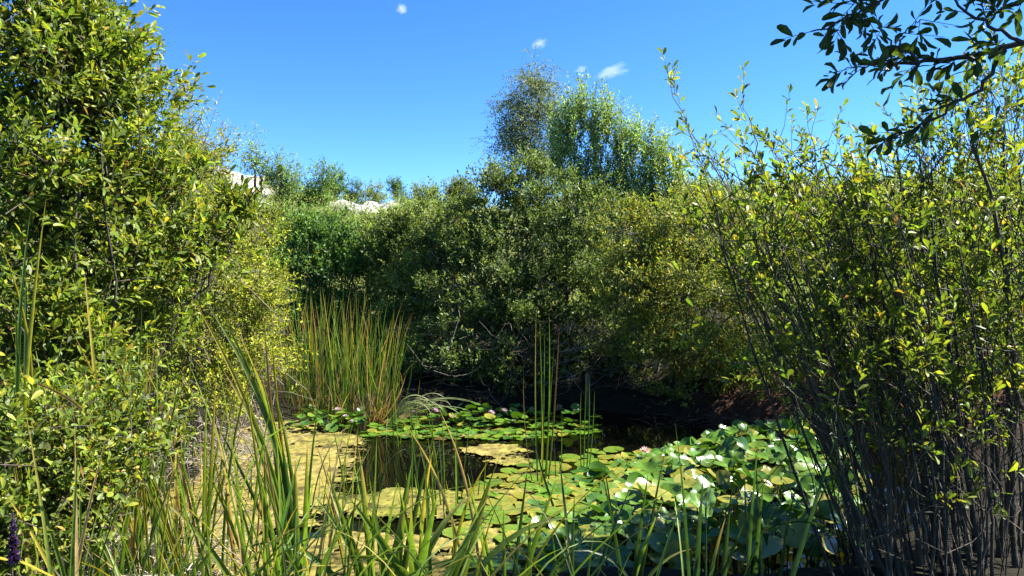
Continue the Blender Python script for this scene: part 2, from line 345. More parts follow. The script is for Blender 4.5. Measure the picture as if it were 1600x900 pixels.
def shrub(name, label, cat, base, lobes, pal, seed, n_twigs=1500, k=9, tlen=.35, leaf=.055, wid=.4, mat=None, tmpl=T_KITE, n_stems=6, stem_r=.02,
          bark=(.07, .055, .04), objs=0, droop=0., up=.4, shell=.5, rough=.28, spread=.8, upgrow=.5, group=None, twig_r=.0022, n_branch=90, base_r=.25, stem_name='stem', tuft=0.3, clump=.22, twig_frac=.2, extra=None, clus=24, clus_r=.2):
    rng = np.random.default_rng(seed); mat = mat or M_FAR
    bx, by = base; bz = gz(bx, by)
    root = thing(name, label, cat, (bx, by, bz), group)
    p, out, li = sample_lobes(lobes, n_twigs, rng, shell, rough, clus, clus_r)
    p[:, 2] = np.maximum(p[:, 2], ground_h(p[:, 0], p[:, 1])+.05)
    if extra is not None:
        p = np.concatenate([p, extra[0]]); out = np.concatenate([out, extra[1]]); li = np.concatenate([li, np.zeros(len(extra[0]), int)])
    n = len(p)
    td = nrm(out*.55+np.array([0, 0, upgrow])+rng.normal(0, .38, (n, 3)))
    tl = tlen*(.55+.8*rng.random(n)); start = p-td*tl[:, None]*.5
    pos, d, nn, L, W, idx = twig_leaves(start, td, tl, k, leaf, wid, rng, droop, up, spread, tuft, out)
    col = colours(len(pos), pal, rng)
    col = col*(1+clump*rng.normal(0, 1, (n, 1)))[idx].clip(.5, 1.6)            # each twig has its own tint
    left = np.ones(len(pos), bool)
    if objs: left = add_leaf_objects(root, pos, d, nn, L, W, col, objs, mat, tmpl, rng=rng)
    link('foliage', leaves_mesh('foliage', pos[left], d[left], nn[left], L[left], W[left], col[left], tmpl, mat), root, kind='stuff')
    # twigs
    ac = Acc(); sel = rng.random(n) < twig_frac
    for q in np.nonzero(sel)[0]:
        e = start[q]+td[q]*tl[q]+np.array([0, 0, -droop*tl[q]]); s0 = start[q]-td[q]*tl[q]*.6-np.array([0, 0, .08*tl[q]])
        ac.add(*tube([s0, start[q]+td[q]*tl[q]*.3, e], [twig_r*1.5, twig_r, twig_r*.4], 3), c=np.array(bark)*(.7+.6*rng.random()))
    # stems reach into the lobes, branches run from the stems out to twigs
    lob = np.array(lobes); stems = []
    for s_ in range(n_stems):
        l = lob[s_ % len(lob)]; tgt = l[:3]+rng.normal(0, .28, 3)*l[3:6]; a = rng.random()*6.28; rr = base_r*math.sqrt(rng.random())
        b0 = np.array([bx+rr*math.cos(a), by+rr*math.sin(a), 0]); b0[2] = gz(b0[0], b0[1])-.05
        pts = curve_pts(b0, tgt, 9, .06, .012, rng); r0 = stem_r*(.7+.6*rng.random())
        V, Q = tube(pts, np.linspace(r0, r0*.3, 9), 6); a1 = Acc(); a1.add(V, Q, np.array(bark)*(.8+.4*rng.random()))
        link(stem_name, a1.mesh(stem_name, M_BARK), root); stems.append(pts)
    allp = np.concatenate([s[3:] for s in stems])
    for q in rng.choice(n, min(n_branch, n), replace=False):
        dd = np.linalg.norm(allp-start[q], axis=1)+.8*np.maximum(0, allp[:, 2]-start[q][2]); j = int(np.argmin(dd))
        ac.add(*tube(curve_pts(allp[j], start[q], 6, .08, .02, rng), np.linspace(stem_r*.4, twig_r*1.4, 6), 4), c=np.array(bark)*(.7+.6*rng.random()))
    link('twigs', ac.mesh('twigs', M_BARK), root, kind='stuff')
    return root

# palettes: r g b weight (linear albedo)
YG = [(.165, .21, .022, 4), (.108, .16, .018, 4), (.245, .25, .03, 1.8), (.065, .10, .014, 2.0), (.32, .24, .03, .22), (.18, .10, .04, .12)]
PL = [(.23, .33, .10, 4), (.17, .27, .08, 3), (.30, .38, .14, 2)]
YB = [(.24, .285, .032, 4), (.16, .22, .026, 3), (.31, .32, .04, 2), (.09, .13, .018, 1.5)]
GR = [(.135, .235, .045, 4), (.09, .175, .036, 4), (.20, .28, .06, 2)]
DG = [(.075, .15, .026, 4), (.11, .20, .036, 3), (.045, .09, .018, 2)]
OL = [(.165, .215, .05, 4), (.225, .265, .07, 3), (.105, .15, .035, 2)]
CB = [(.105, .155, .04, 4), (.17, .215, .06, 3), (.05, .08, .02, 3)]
YS = [(.19, .225, .04, 4), (.27, .265, .045, 2.2), (.12, .155, .03, 3), (.36, .27, .045, .5)]
PO = [(.18, .275, .08, 4), (.13, .22, .065, 3), (.25, .325, .11, 2)]
BI = [(.15, .20, .095, 4), (.20, .205, .12, 2), (.11, .15, .065, 2)]
OV = [(.045, .075, .014, 4), (.06, .095, .016, 2)]  # overhang leaves: greens darkened to carry the shade they hang in

# ---- far hillside
def far_tree(name, label, px, pyt, d, wpx, hpx, pal, seed, n=420, k=10, leaf=.11, tl=.5, rough=.35, stems=3, shell=.35, wid=.5, droop=0, group='trees and bushes along the hilltop', cat='tree'):
    x = (px-800)/F*d; z0 = gz(x, d); zt = EYE-(pyt-HOR)/F*d; rx = wpx/F*d/2
    zb = max(z0-.2, zt-hpx/F*d); h = zt-zb; rng = np.random.default_rng(seed+900)
    lob = [(x, d, zb+h*.45, rx*.8, rx*.7, h*.47, 1)]
    for q in range(5): lob.append((x+rng.uniform(-.65, .65)*rx, d+rng.uniform(-.5, .5)*rx, zb+h*rng.uniform(.2, .78), rx*.45, rx*.45, h*.24, .9))
    return shrub(name, label, cat, (x, d), lob, pal, seed, n, k, tl, leaf, wid, n_stems=stems, stem_r=.06, shell=shell, rough=rough, n_branch=25, twig_r=.006, group=group, stem_name='trunk', twig_frac=.2, base_r=.15, droop=droop, clus=5, clus_r=.22)
far_tree('sapling', 'tall wispy sapling above the left chalk scar', 403, 188, 30, 70, 110, PO, 11, 150, 8, .12, .7, .5, 2, .1)
far_tree('hill_bush', 'upright pale green bush right of the wispy sapling', 440, 228, 30, 62, 120, PO, 12, 420)
far_tree('hill_bush', 'broad rounded bush on the hilltop between sapling and small pines', 487, 250, 31, 100, 100, GR, 13, 620)
far_tree('skyline_tree', 'small dark pointed tree on the skyline beside the broad bush', 553, 265, 40, 34, 60, DG, 14, 260)
far_tree('skyline_tree', 'low rounded olive bush on the skyline above the chalk', 584, 280, 39, 56, 50, OL, 15, 300)
far_tree('skyline_tree', 'small dark green rounded tree alone on the skyline', 620, 271, 42, 36, 50, DG, 16, 260)
far_tree('skyline_tree', 'low yellow green bush on the skyline', 652, 286, 40, 50, 45, YG, 17, 260)
far_tree('skyline_tree', 'tiny bluish tree on the skyline left of the yellow green tree', 680, 290, 44, 30, 40, GR, 18, 160)
far_tree('skyline_tree', 'yellow green tree on the skyline left of the birch', 718, 268, 30, 56, 70, YG, 19, 420)
far_tree('hill_bush', 'dark green bush tucked behind the broad hilltop bush', 522, 268, 34, 40, 70, DG, 20, 300)
far_tree('hill_bush', 'pale scrub bush on the slope below the left chalk scar', 430, 306, 24, 100, 90, OL, 21, 650)
far_tree('hill_bush', 'wide olive bush on the slope below the middle chalk scar', 540, 336, 23, 150, 80, OL, 22, 800)
far_tree('hill_bush', 'sunlit scrub bush on the slope right of the middle chalk scar', 650, 305, 24, 130, 110, PO, 23, 800)
far_tree('hill_bush', 'grey green bush at the foot of the slope left of centre', 470, 322, 19, 110, 100, GR, 24, 800)
far_tree('hill_bush', 'brownish green bush on the slope just left of the dark central willow', 705, 315, 21, 100, 120, OL, 25, 700)
far_tree('hill_bush', 'pale bush far behind the right hand willow stems', 1170, 262, 24, 130, 150, PO, 26, 800)
far_tree('hill_bush', 'sunlit yellow green bush far behind at the right edge', 1560, 235, 20, 190, 200, YG, 27, 1000)
far_tree('hill_bush', 'mid green bush far behind between the right willows', 1370, 262, 20, 230, 220, GR, 28, 1100)
far_tree('hill_bush', 'small pale bush on the skyline behind the yellowing willow', 1105, 268, 26, 90, 120, PO, 29, 600)
far_tree('hill_bush', 'low olive bush on the skyline left of the right willow crown', 1245, 270, 25, 130, 120, OL, 30, 700)
def hill_scrub():
    rng = np.random.default_rng(77); n = 26000
    u = rng.uniform(-.75, .75, n); y = rng.uniform(15, 38, n)**1; x = u*y
    pr = px_of(np.stack([x, y, ground_h(x, y)], 1))
    e1 = ((pr[:, 0]-372)/45)**2+((pr[:, 1]-282-(pr[:, 0]-372)*.62)/22)**2; e2 = ((pr[:, 0]-558)/55)**2+((pr[:, 1]-313-(pr[:, 0]-558)*.2)/12)**2
    ok = (np.minimum(e1, e2) > .9+.6*rng.random(n)) & (fbm(x*.6, y*.6) > .36); x, y = x[ok], y[ok]; n = len(x)
    st = np.stack([x, y, ground_h(x, y)+.3*rng.random(n)*fbm(x, y)*2], 1)
    td = nrm(np.array([0, 0, 1.])+rng.normal(0, .5, (n, 3)))
    pos, d, nn, L, W, idx = twig_leaves(st, td, .4*(.5+rng.random(n)), 5, .12, .4, rng)
    link('hill_scrub', leaves_mesh('hill_scrub', pos, d, nn, L, W, colours(len(pos), OL, rng), T_KITE, M_FAR), label='low olive scrub covering the hillside behind the pond', category='scrub', kind='stuff')
hill_scrub()

# ---- trees behind the pond
birch = [LB(838, 128, 18, 26, 36, .7), LB(815, 165, 18, 34, 46, .9), LB(855, 180, 18, 36, 50, .9), LB(805, 215, 18, 36, 40, .9), LB(840, 245, 18, 55, 40, .9)]
shrub('birch_tree', 'tall airy grey brown birch rising highest behind the centre', 'tree', (P(830, 0, 18)[0], 18), birch, BI, 31, 2300, 12, .5, .06, .5, n_stems=5, stem_r=.04, shell=.15, rough=.5, droop=.45, upgrow=.2, twig_r=.003, n_branch=40, stem_name='trunk', base_r=.1, clus=6, clus_r=.25)
pop = [LB(px, py, 13, rx, ry, .45, w) for px, py, rx, ry, w in ((870, 225, 14, 60, 1.3), (890, 200, 12, 66, 1.4), (908, 172, 8, 52, 1.9), (930, 205, 14, 66, 1.3), (947, 182, 8, 48, 1.8), (968, 222, 14, 60, 1.3), (990, 220, 9, 50, 1.7), (1014, 238, 14, 56, 1.3), (1036, 246, 10, 48, 1.5), (1058, 272, 13, 44, 1.3), (950, 285, 90, 45, .75), (1010, 300, 75, 50, .8), (900, 270, 50, 55, .75), (960, 350, 100, 60, .4))]
shrub('willow_tree', 'tall bright willow with upright pointed shoots right of the birch', 'tree', (P(960, 0, 13)[0], 13), pop, PL, 32, 2500, 12, .42, .074, .40, n_stems=13, stem_r=.018, shell=.1, rough=.35, upgrow=1.4, n_branch=120, twig_r=.004, stem_name='trunk', base_r=.6, clus=0)
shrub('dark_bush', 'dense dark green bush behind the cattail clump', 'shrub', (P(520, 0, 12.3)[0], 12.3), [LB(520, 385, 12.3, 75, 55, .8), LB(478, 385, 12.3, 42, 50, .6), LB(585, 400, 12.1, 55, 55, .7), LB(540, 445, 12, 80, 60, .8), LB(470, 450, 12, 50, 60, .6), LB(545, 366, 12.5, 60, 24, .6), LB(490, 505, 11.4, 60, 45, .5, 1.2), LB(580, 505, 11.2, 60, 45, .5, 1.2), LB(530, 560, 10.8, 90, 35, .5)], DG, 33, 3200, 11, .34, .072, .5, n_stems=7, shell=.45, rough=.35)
shrub('olive_bush', 'pale olive bush between dark bush and central willow', 'shrub', (P(655, 0, 11.5)[0], 11.5), [LB(650, 400, 11.5, 65, 70, .7), LB(680, 350, 11.8, 60, 50, .7), LB(635, 460, 11.2, 60, 60, .7), LB(690, 450, 11.2, 60, 80, .7), LB(650, 530, 11, 60, 50, .6), LB(620, 362, 12, 50, 28, .5)], OL, 34, 3400, 11, .32, .068, .42, n_stems=7, shell=.45, rough=.35)
cen = [LB(790, 320, 10.6, 75, 60, .8), LB(845, 290, 10.8, 60, 45, .7), LB(880, 370, 10.6, 75, 90, .9), LB(770, 420, 10.2, 75, 70, .8), LB(730, 480, 9.8, 70, 60, .7), LB(700, 380, 10.6, 55, 60, .6), LB(800, 520, 9.6, 80, 50, .6), LB(740, 550, 9.4, 60, 40, .5), LB(870, 480, 10.2, 70, 80, .8), LB(935, 430, 10.4, 50, 100, .7), LB(880, 560, 10, 70, 40, .5), LB(700, 580, 9.3, 70, 34, .4, 1.5), LB(790, 588, 9.4, 80, 28, .4, 1.5), LB(960, 555, 9.8, 70, 45, .4, 1.4), LB(640, 570, 9.6, 55, 45, .4, 1.4), LB(880, 595, 9.6, 70, 25, .4, 1.4), LB(750, 310, 10.8, 45, 40, .6), LB(830, 440, 10.3, 100, 90, .8), LB(1000, 480, 10.4, 60, 90, .6)]
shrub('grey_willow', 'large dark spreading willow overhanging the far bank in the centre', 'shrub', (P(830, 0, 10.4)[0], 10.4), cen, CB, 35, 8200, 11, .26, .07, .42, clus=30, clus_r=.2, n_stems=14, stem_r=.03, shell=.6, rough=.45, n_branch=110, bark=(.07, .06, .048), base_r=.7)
yel = [LB(985, 370, 9, 55, 60, .6), LB(1050, 350, 9.2, 60, 50, .6), LB(1120, 340, 9.4, 55, 50, .6), LB(985, 450, 8.8, 55, 60, .6), LB(1060, 440, 8.8, 70, 70, .7), LB(1140, 440, 9, 70, 70, .7), LB(1010, 530, 8.7, 60, 55, .5), LB(1100, 540, 8.6, 80, 60, .6), LB(1160, 560, 8.6, 60, 50, .6), LB(980, 600, 8.9, 60, 25, .4, .7), LB(1070, 605, 8.7, 60, 22, .4, .7)]
shrub('yellowing_willow', 'yellowing small leaved willow on the far bank right of centre', 'shrub', (P(1060, 0, 9.2)[0], 9.2), yel, YS, 36, 5400, 10, .26, .056, .45, n_stems=16, stem_r=.016, shell=.4, rough=.35, n_branch=80, bark=(.09, .08, .06), base_r=.3)
rb = [LB(1210, 380, 7.6, 75, 80, .6), LB(1300, 330, 8, 90, 60, .7), LB(1240, 520, 7.4, 80, 80, .6), LB(1400, 360, 8, 100, 80, .7), LB(1520, 330, 8, 110, 90, .8), LB(1350, 480, 7.8, 100, 80, .7), LB(1480, 470, 7.8, 110, 90, .7), LB(1590, 450, 7.8, 90, 120, .7), LB(1430, 570, 7.6, 120, 50, .6), LB(1570, 590, 7.6, 90, 60, .6)]
shrub('leafy_bush', 'sunlit yellow green bush behind the many stemmed willow at right', 'shrub', (P(1400, 0, 8)[0], 8), rb, YB, 37, 4000, 10, .28, .06, .48, n_stems=12, stem_r=.02, shell=.35, rough=.4, n_branch=60, base_r=.8)

# ---- left side
lf = [LB(318, 305, 7.2, 48, 50, .6), LB(290, 220, 7.4, 50, 50, .5), LB(380, 370, 6.9, 55, 55, .6), LB(410, 440, 6.7, 42, 60, .5), LB(400, 520, 6.5, 45, 60, .5), LB(330, 440, 6.8, 80, 80, .6), LB(320, 560, 6.4, 95, 70, .6), LB(250, 350, 7.2, 70, 80, .6), LB(250, 520, 6.8, 70, 70, .6), LB(265, 155, 7.6, 22, 30, .3, .5), LB(340, 225, 7.3, 20, 30, .3, .5), LB(240, 640, 6.2, 80, 40, .5), LB(350, 620, 6.1, 70, 30, .4)]
shrub('fine_leaved_willow', 'fine leaved yellow green willow behind the big left shrub', 'shrub', (P(310, 0, 6.9)[0], 6.9), lf, [(.29, .32, .03, 4), (.19, .23, .025, 3), (.38, .36, .045, 2), (.10, .13, .018, 2)], 38, 4600, 11, .3, .046, .36, n_stems=12, stem_r=.018, shell=.3, rough=.4, n_branch=110, bark=(.13, .11, .085), base_r=.4, clus=14, clus_r=.22)
lw = [LB(60, 110, 3.9, 130, 110, .6), LB(130, 30, 4.1, 75, 75, .5), LB(165, 130, 4.1, 60, 80, .5), LB(185, 230, 4.2, 75, 85, .5), LB(60, 270, 3.7, 140, 110, .6), LB(260, 300, 4.4, 70, 65, .45), LB(160, 390, 4.1, 130, 80, .5), LB(300, 375, 4.5, 75, 50, .4), LB(388, 325, 4.6, 30, 22, .2, 1.3), LB(30, 440, 3.6, 110, 100, .5), LB(200, 500, 4.3, 100, 60, .45), LB(60, 560, 3.6, 120, 80, .5), LB(-160, 150, 3.8, 140, 250, .7, .6), LB(-140, 500, 3.5, 120, 200, .6, .6), LB(60, -120, 4.0, 150, 120, .7, .6)]
shrub('broad_leaved_willow', 'tall glossy broad leaved willow filling the left edge', 'shrub', (P(60, 0, 4.0)[0], 4.0), lw, YG, 39, 4900, 10, .21, .063, .36, mat=M_LEAF, tmpl=T_LEAF, n_stems=14, stem_r=.014, shell=.25, rough=.35, objs=300, n_branch=220, twig_r=.0022, bark=(.045, .035, .025), up=.8, base_r=.35, clus=8, clus_r=.27, twig_frac=.3, tuft=.6, spread=.65)
ll = [LB(60, 660, 2.7, 130, 60, .4), LB(140, 700, 2.9, 75, 55, .4), LB(40, 760, 2.6, 110, 60, .4), LB(120, 800, 2.8, 70, 45, .3, .7), LB(20, 850, 2.5, 90, 45, .3), LB(210, 650, 3.2, 60, 50, .3), LB(-120, 750, 2.5, 100, 120, .4, .5)]
shrub('low_bush', 'low dense yellow green bush at the bottom left corner', 'shrub', (P(60, 0, 2.7)[0], 2.7), ll, YG, 40, 1500, 9, .15, .043, .42, mat=M_LEAF, tmpl=T_LEAF, n_stems=10, stem_r=.008, shell=.25, rough=.3, objs=300, n_branch=120, twig_r=.0016, up=.9, base_r=.4, clus=5, clus_r=.3, twig_frac=.5)

# ---- right side: many stemmed willow
def right_willow():
    rng = np.random.default_rng(41); bx, by = 2.2, 3.55
    root = thing('many_stemmed_willow', 'willow with a fan of bare dark stems filling the right foreground', 'shrub', (bx, by, gz(bx, by)))
    starts, dirs = [], []; tw = Acc()
    heroes = [(1400, 880, 1170, 390, 4.0, .011), (1380, 890, 1190, 300, 4.2, .012), (1440, 880, 1290, 200, 4.2, .014), (1470, 890, 1330, 220, 4.3, .015), (1450, 880, 1230, 190, 4.5, .012), (1520, 880, 1400, 180, 4.3, .016), (1500, 890, 1350, 260, 4.1, .012), (1560, 890, 1510, 120, 4.4, .018), (1590, 890, 1570, 90, 4.2, .014), (1420, 890, 1085, 160, 4.6, .009), (1540, 880, 1440, 230, 3.9, .013), (1610, 890, 1590, 200, 4.0, .016), (1500, 880, 1270, 330, 3.8, .010), (1480, 880, 1430, 300, 4.4, .014)]
    for i in range(125):
        if i < len(heroes): x0, y0, x1, y1, d, r = heroes[i]
        else:
            q = rng.random(); x0 = 1330+300*q+rng.normal(0, 15); y0 = 885+rng.normal(0, 15); d = 3.75+1.0*rng.random()
            y1 = rng.uniform(180, 560); lean = (1-q)*rng.uniform(.25, .5)+rng.normal(0, .06); x1 = x0-lean*(y0-y1); r = .0028+.006*rng.random()**1.7
        d *= .84; a = P(x0, y0, d); a[2] = gz(a[0], a[1])-.05; b = P(x1, y1+55, d*1.12+rng.uniform(-.4, .4))
        n = 12; t = np.linspace(0, 1, n)[:, None]; pts = a+(b-a)*t; pts[:, 0] += (.16*np.sin(t[:, 0]*math.pi))*(1 if rng.random() < .75 else -.3)*rng.random(); pts += rng.normal(0, .008, pts.shape)
        c = np.array([.046, .036, .02])*rng.uniform(.4, 1.5)
        V, Q = tube(pts, r*(.95 if i < len(heroes) else 1)*np.linspace(1.1, .4, n), 6); ac = Acc(); ac.add(V, Q, c); link('stem', ac.mesh('stem', M_BARK), root)
        if rng.random() < .6:                                    # a fork, part of the same stem
            j = rng.integers(4, 8); e = pts[-1]+np.array([rng.normal(.12, .16), rng.normal(0, .15), rng.normal(-.12, .12)]); fp = curve_pts(pts[j], e, 8, .04, .01, rng)
            fa = Acc(); fa.add(*tube(fp, r*np.linspace(.7, .3, 8), 5), c); link('side_stem', fa.mesh('side_stem', M_BARK), root)
            for _ in range(rng.integers(3, 7)):
                w = rng.integers(3, 8); starts.append(fp[w]); dirs.append(nrm(nrm(fp[w]-fp[w-1])+rng.normal(0, .5, 3)+np.array([0, 0, .25])))
        for _ in range(3):                                       # bare dead side twigs low down
            j = rng.integers(2, 8); dr = nrm(rng.normal(0, .6, 3)+np.array([0, 0, .6])); tw.add(*tube(curve_pts(pts[j], pts[j]+dr*rng.uniform(.08, .45), 5, .1, .03, rng), np.linspace(.0028, .001, 5), 4), c=c*rng.uniform(.8, 2.2))
        # side twigs on the upper part
        hero = i < len(heroes); m = rng.integers(10, 16) if hero else rng.integers(1, 5)
        for _ in range(m):
            tt = rng.uniform(.6, 1.0) if rng.random() < .8 else rng.uniform(.25, .6); k = tt*(n-1); j = min(int(k), n-2); p0 = pts[j]+(pts[j+1]-pts[j])*(k-j)
            dr = nrm(nrm(pts[j+1]-pts[j])*.8+rng.normal(0, .55, 3)+np.array([0, 0, .1])); ln = rng.uniform(.15, .5)
            e = p0+dr*ln; tw.add(*tube(curve_pts(p0, e, 5, .07, .02, rng), np.linspace(.0035, .0016, 5), 4), c=c)
            for w in range(rng.integers(1, 5)): 
                f = rng.uniform(.4, 1.0); starts.append(p0+dr*ln*f); dirs.append(nrm(dr+rng.normal(0, .5, 3)+np.array([0, 0, .35])))
        starts.append(pts[-1]); dirs.append(nrm(pts[-1]-pts[-2]))
    lob = [LB(px, py+25, d, rx, ry, .4) for px, py, d, rx, ry in ((1235, 210, 4.3, 45, 45), (1300, 240, 4.3, 60, 45), (1390, 225, 4.3, 60, 45), (1470, 170, 4.4, 55, 55), (1555, 130, 4.3, 50, 70), (1080, 185, 4.6, 16, 26), (1190, 310, 4.4, 60, 45), (1330, 310, 4.4, 90, 55), (1480, 270, 4.4, 90, 60), (1580, 260, 4.3, 60, 90))]
    p, out, _ = sample_lobes(lob, 230, rng, .1, .4)
    S = np.concatenate([np.array(starts), p]); D = np.concatenate([np.array(dirs), nrm(out*.4+np.array([-.1, 0, .7])+rng.normal(0, .3, p.shape))])
    for q in range(len(S)): 
        if q >= len(starts): tw.add(*tube(curve_pts(S[q]-D[q]*.3-np.array([-.05, 0, .06]), S[q], 4, .06, .02, rng), np.linspace(.003, .0016, 4), 4), c=(.07, .058, .045))
    tl = .16*(.6+.8*rng.random(len(S)))
    for q in range(len(S)): tw.add(*tube([S[q], S[q]+D[q]*tl[q]], [.0017, .0008], 3), c=(.08, .075, .045))
    pos, d, nn, L, W, idx = twig_leaves(S, D, tl, 9, .058, .36, rng, 0, .6, .62, .6)
    col = colours(len(pos), YG, rng)*(1+.15*rng.normal(0, 1, (len(S), 1)))[idx].clip(.6, 1.5)
    left = add_leaf_objects(root, pos, d, nn, L, W, col, 300, M_LEAF)
    link('foliage', leaves_mesh('foliage', pos[left], d[left], nn[left], L[left], W[left], col[left], T_LEAF, M_LEAF), root, kind='stuff')
    link('twigs', tw.mesh('twigs', M_BARK), root, kind='stuff')
right_willow()

def overhang():
    rng = np.random.default_rng(42); bx, by = 3.1, .3
    root = thing('overhanging_willow', 'dark shaded willow branches reaching in at the top right corner', 'tree', (bx, by, gz(bx, by)))
    tr = curve_pts((bx, by, gz(bx, by)-.1), (3.0, .9, 4.2), 10, .03, .01, rng)
    a = Acc(); a.add(*tube(tr, np.linspace(.12, .06, 10), 10), c=(.07, .058, .045)); link('trunk', a.mesh('trunk', M_BARK), root)
    # limbs: photo polylines at about two metres
    paths = [([(1760, 30), (1600, 66), (1500, 92), (1440, 97), (1390, 100)], 2.1, .010), ([(1600, 66), (1545, 40), (1500, 12), (1470, -30)], 2.1, .006), ([(1570, 78), (1530, 140), (1470, 178), (1400, 215)], 2.2, .007),
             ([(1440, 97), (1400, 75), (1378, 55), (1375, 35)], 2.1, .004), ([(1390, 100), (1355, 102), (1320, 108)], 2.1, .003), ([(1500, -60), (1420, -20), (1360, 8), (1310, 36), (1270, 50)], 2.0, .005), ([(1390, -60), (1350, -10), (1330, 10)], 2.0, .003), ([(1700, -60), (1600, 0), (1560, 20), (1540, 10)], 2.1, .005), ([(1405, 72), (1415, 50), (1440, 30)], 2.1, .003)]
    S, D = [], []
    for pl, d, r in paths:
        pts = np.array([P(x, y, d+.02*i) for i, (x, y) in enumerate(pl)]); t = np.linspace(0, 1, 16); q = np.linspace(0, 1, len(pts))
        pp = np.stack([np.interp(t, q, pts[:, k]) for k in range(3)], 1); pp += rng.normal(0, .004, pp.shape)
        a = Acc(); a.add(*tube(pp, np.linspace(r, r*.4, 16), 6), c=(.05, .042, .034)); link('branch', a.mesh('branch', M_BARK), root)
        n = max(3, int(np.linalg.norm(pts[-1]-pts[0])/.036))
        for _ in range(n):
            j = rng.integers(5, 15); S.append(pp[j]); D.append(nrm((pp[j+1]-pp[j])*18+rng.normal(0, .6, 3)))
        S.append(pp[-1]); D.append(nrm(pp[-1]-pp[-2]))
    S = np.array(S); D = np.array(D); tl = .09*(.5+rng.random(len(S)))
    tw = Acc()
    for q in range(len(S)): tw.add(*tube([S[q], S[q]+D[q]*tl[q]], [.0014, .0007], 3), c=(.05, .045, .03))
    # the crown above the frame that shades these branches
    lim = [(3.0, .9, 4.2), (2.2, 1.6, 4.4), (3.2, 1.8, 4.9), (2.4, .6, 5.0), (3.9, .6, 4.6)]
    lobes = [(2.2, 2.0, 3.75, .8, .75, .45, 1.3), (2.9, 2.1, 3.9, .8, .8, .6, 1.2), (3.3, .9, 3.9, .9, .8, .6, 1), (2.7, 1.4, 4.5, .9, .9, .5, 1), (3.0, .5, 3.3, .7, .7, .7, 1), (3.7, 1.6, 3.4, .7, .7, .6, 1)]
    for l in lobes:
        a = Acc(); a.add(*tube(curve_pts(tr[6 if l[2] < 4 else 8], l[:3], 8, .06, .015, rng), np.linspace(.04, .01, 8), 6), c=(.06, .05, .04)); link('branch', a.mesh('branch', M_BARK), root)
    p, out, _ = sample_lobes(lobes, 2200, rng, .2, .3); dd = nrm(out*.6+np.array([0, 0, .2])+rng.normal(0, .4, p.shape)); t2 = .2*(.6+.8*rng.random(len(p)))
    pos, d, nn, L, W, idx = twig_leaves(S, D, tl, 6, .056, .38, rng, .1, .5, .65, .4)
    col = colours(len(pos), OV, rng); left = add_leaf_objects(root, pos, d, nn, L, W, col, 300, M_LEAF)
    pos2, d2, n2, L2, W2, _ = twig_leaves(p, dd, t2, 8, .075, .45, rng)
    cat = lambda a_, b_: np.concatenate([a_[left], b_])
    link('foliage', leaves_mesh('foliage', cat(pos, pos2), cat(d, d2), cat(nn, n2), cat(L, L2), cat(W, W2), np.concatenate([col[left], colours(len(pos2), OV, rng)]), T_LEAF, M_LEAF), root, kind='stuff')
    link('twigs', tw.mesh('twigs', M_BARK), root, kind='stuff')
overhang()

# ------------------------------------------------------------------ reeds, rushes and grasses
def blade_mesh(pts, w, cols, fold=.25, twist=0., face=None, tip=.06):
    pts = np.asarray(pts, float); n = len(pts); t = nrm(np.gradient(pts, axis=0)); s = np.linspace(0, 1, n)
    f = np.array(face if face is not None else (0.2, -1, .1), float)
    side = nrm(np.cross(t, f)); nn = np.cross(side, t)
    an = twist*s; side2 = side*np.cos(an)[:, None]+nn*np.sin(an)[:, None]; nn2 = np.cross(side2, t)
    wd = w*np.interp(s, [0, .15, .55, .85, 1], [.75, 1, .95, .5, tip])[:, None]/2
    Lf = pts-side2*wd; Rt = pts+side2*wd; Md = pts-nn2*wd*fold*2
    V = np.stack([Lf, Md, Rt], 1).reshape(-1, 3); i = np.arange(n-1)[:, None]*3
    Q = np.concatenate([np.concatenate([i, i+1, i+4, i+3], 1), np.concatenate([i+1, i+2, i+5, i+4], 1)])
    cs = np.linspace(0, 1, len(cols)); C = np.stack([np.interp(s, cs, np.array(cols)[:, k]) for k in range(3)], 1)
    return raw_mesh('blade', V, Q.ravel(), np.full(len(Q), 4), M_BLADE, np.repeat(C, 3, 0), True)
def arc(a, b, bow, n=10):
    a = np.asarray(a, float); b = np.asarray(b, float); t = np.linspace(0, 1, n)[:, None]
    return a+(b-a)*t+np.asarray(bow)*(4*t*(1-t))
def bent(a, dirv, length, bend, n=11):
    """blade that starts along dirv and curls over by `bend` radians in the plane of dirv and down"""
    d = nrm(np.asarray(dirv, float)); h = np.array([d[0], d[1], 0.]); h = nrm(h) if np.linalg.norm(h) > 1e-4 else np.array([1., 0, 0])
    el = math.atan2(d[2], math.hypot(d[0], d[1])); p = [np.asarray(a, float)]; ds = length/(n-1)
    for i in range(n-1):
        e = el-bend*((i+.5)/(n-1))**1.8; p.append(p[-1]+ds*(h*math.cos(e)+np.array([0, 0, math.sin(e)])))
    return np.array(p)
GRN = [(.075, .14, .018), (.12, .185, .024)]; BLU = [(.04, .095, .03), (.055, .12, .032)]; YEL = [(.17, .20, .022), (.33, .25, .025)]; TAN = [(.30, .19, .07), (.40, .28, .13)]; MIX = [(.06, .13, .02), (.11, .17, .025), (.33, .24, .045)]; DRK = [(.02, .045, .012), (.03, .06, .014)]; PINK = [(.05, .10, .02), (.22, .11, .06)]; LIT = [(.10, .18, .022), (.15, .21, .035)]
def jit(c, rng): 
    k = rng.uniform(.75, 1.3); c = list(c)+([c[-1], (.30, .19, .07)] if rng.random() < .2 else []); return [tuple(min(.8, v*k*rng.uniform(.93, 1.07)) for v in q) for q in c]
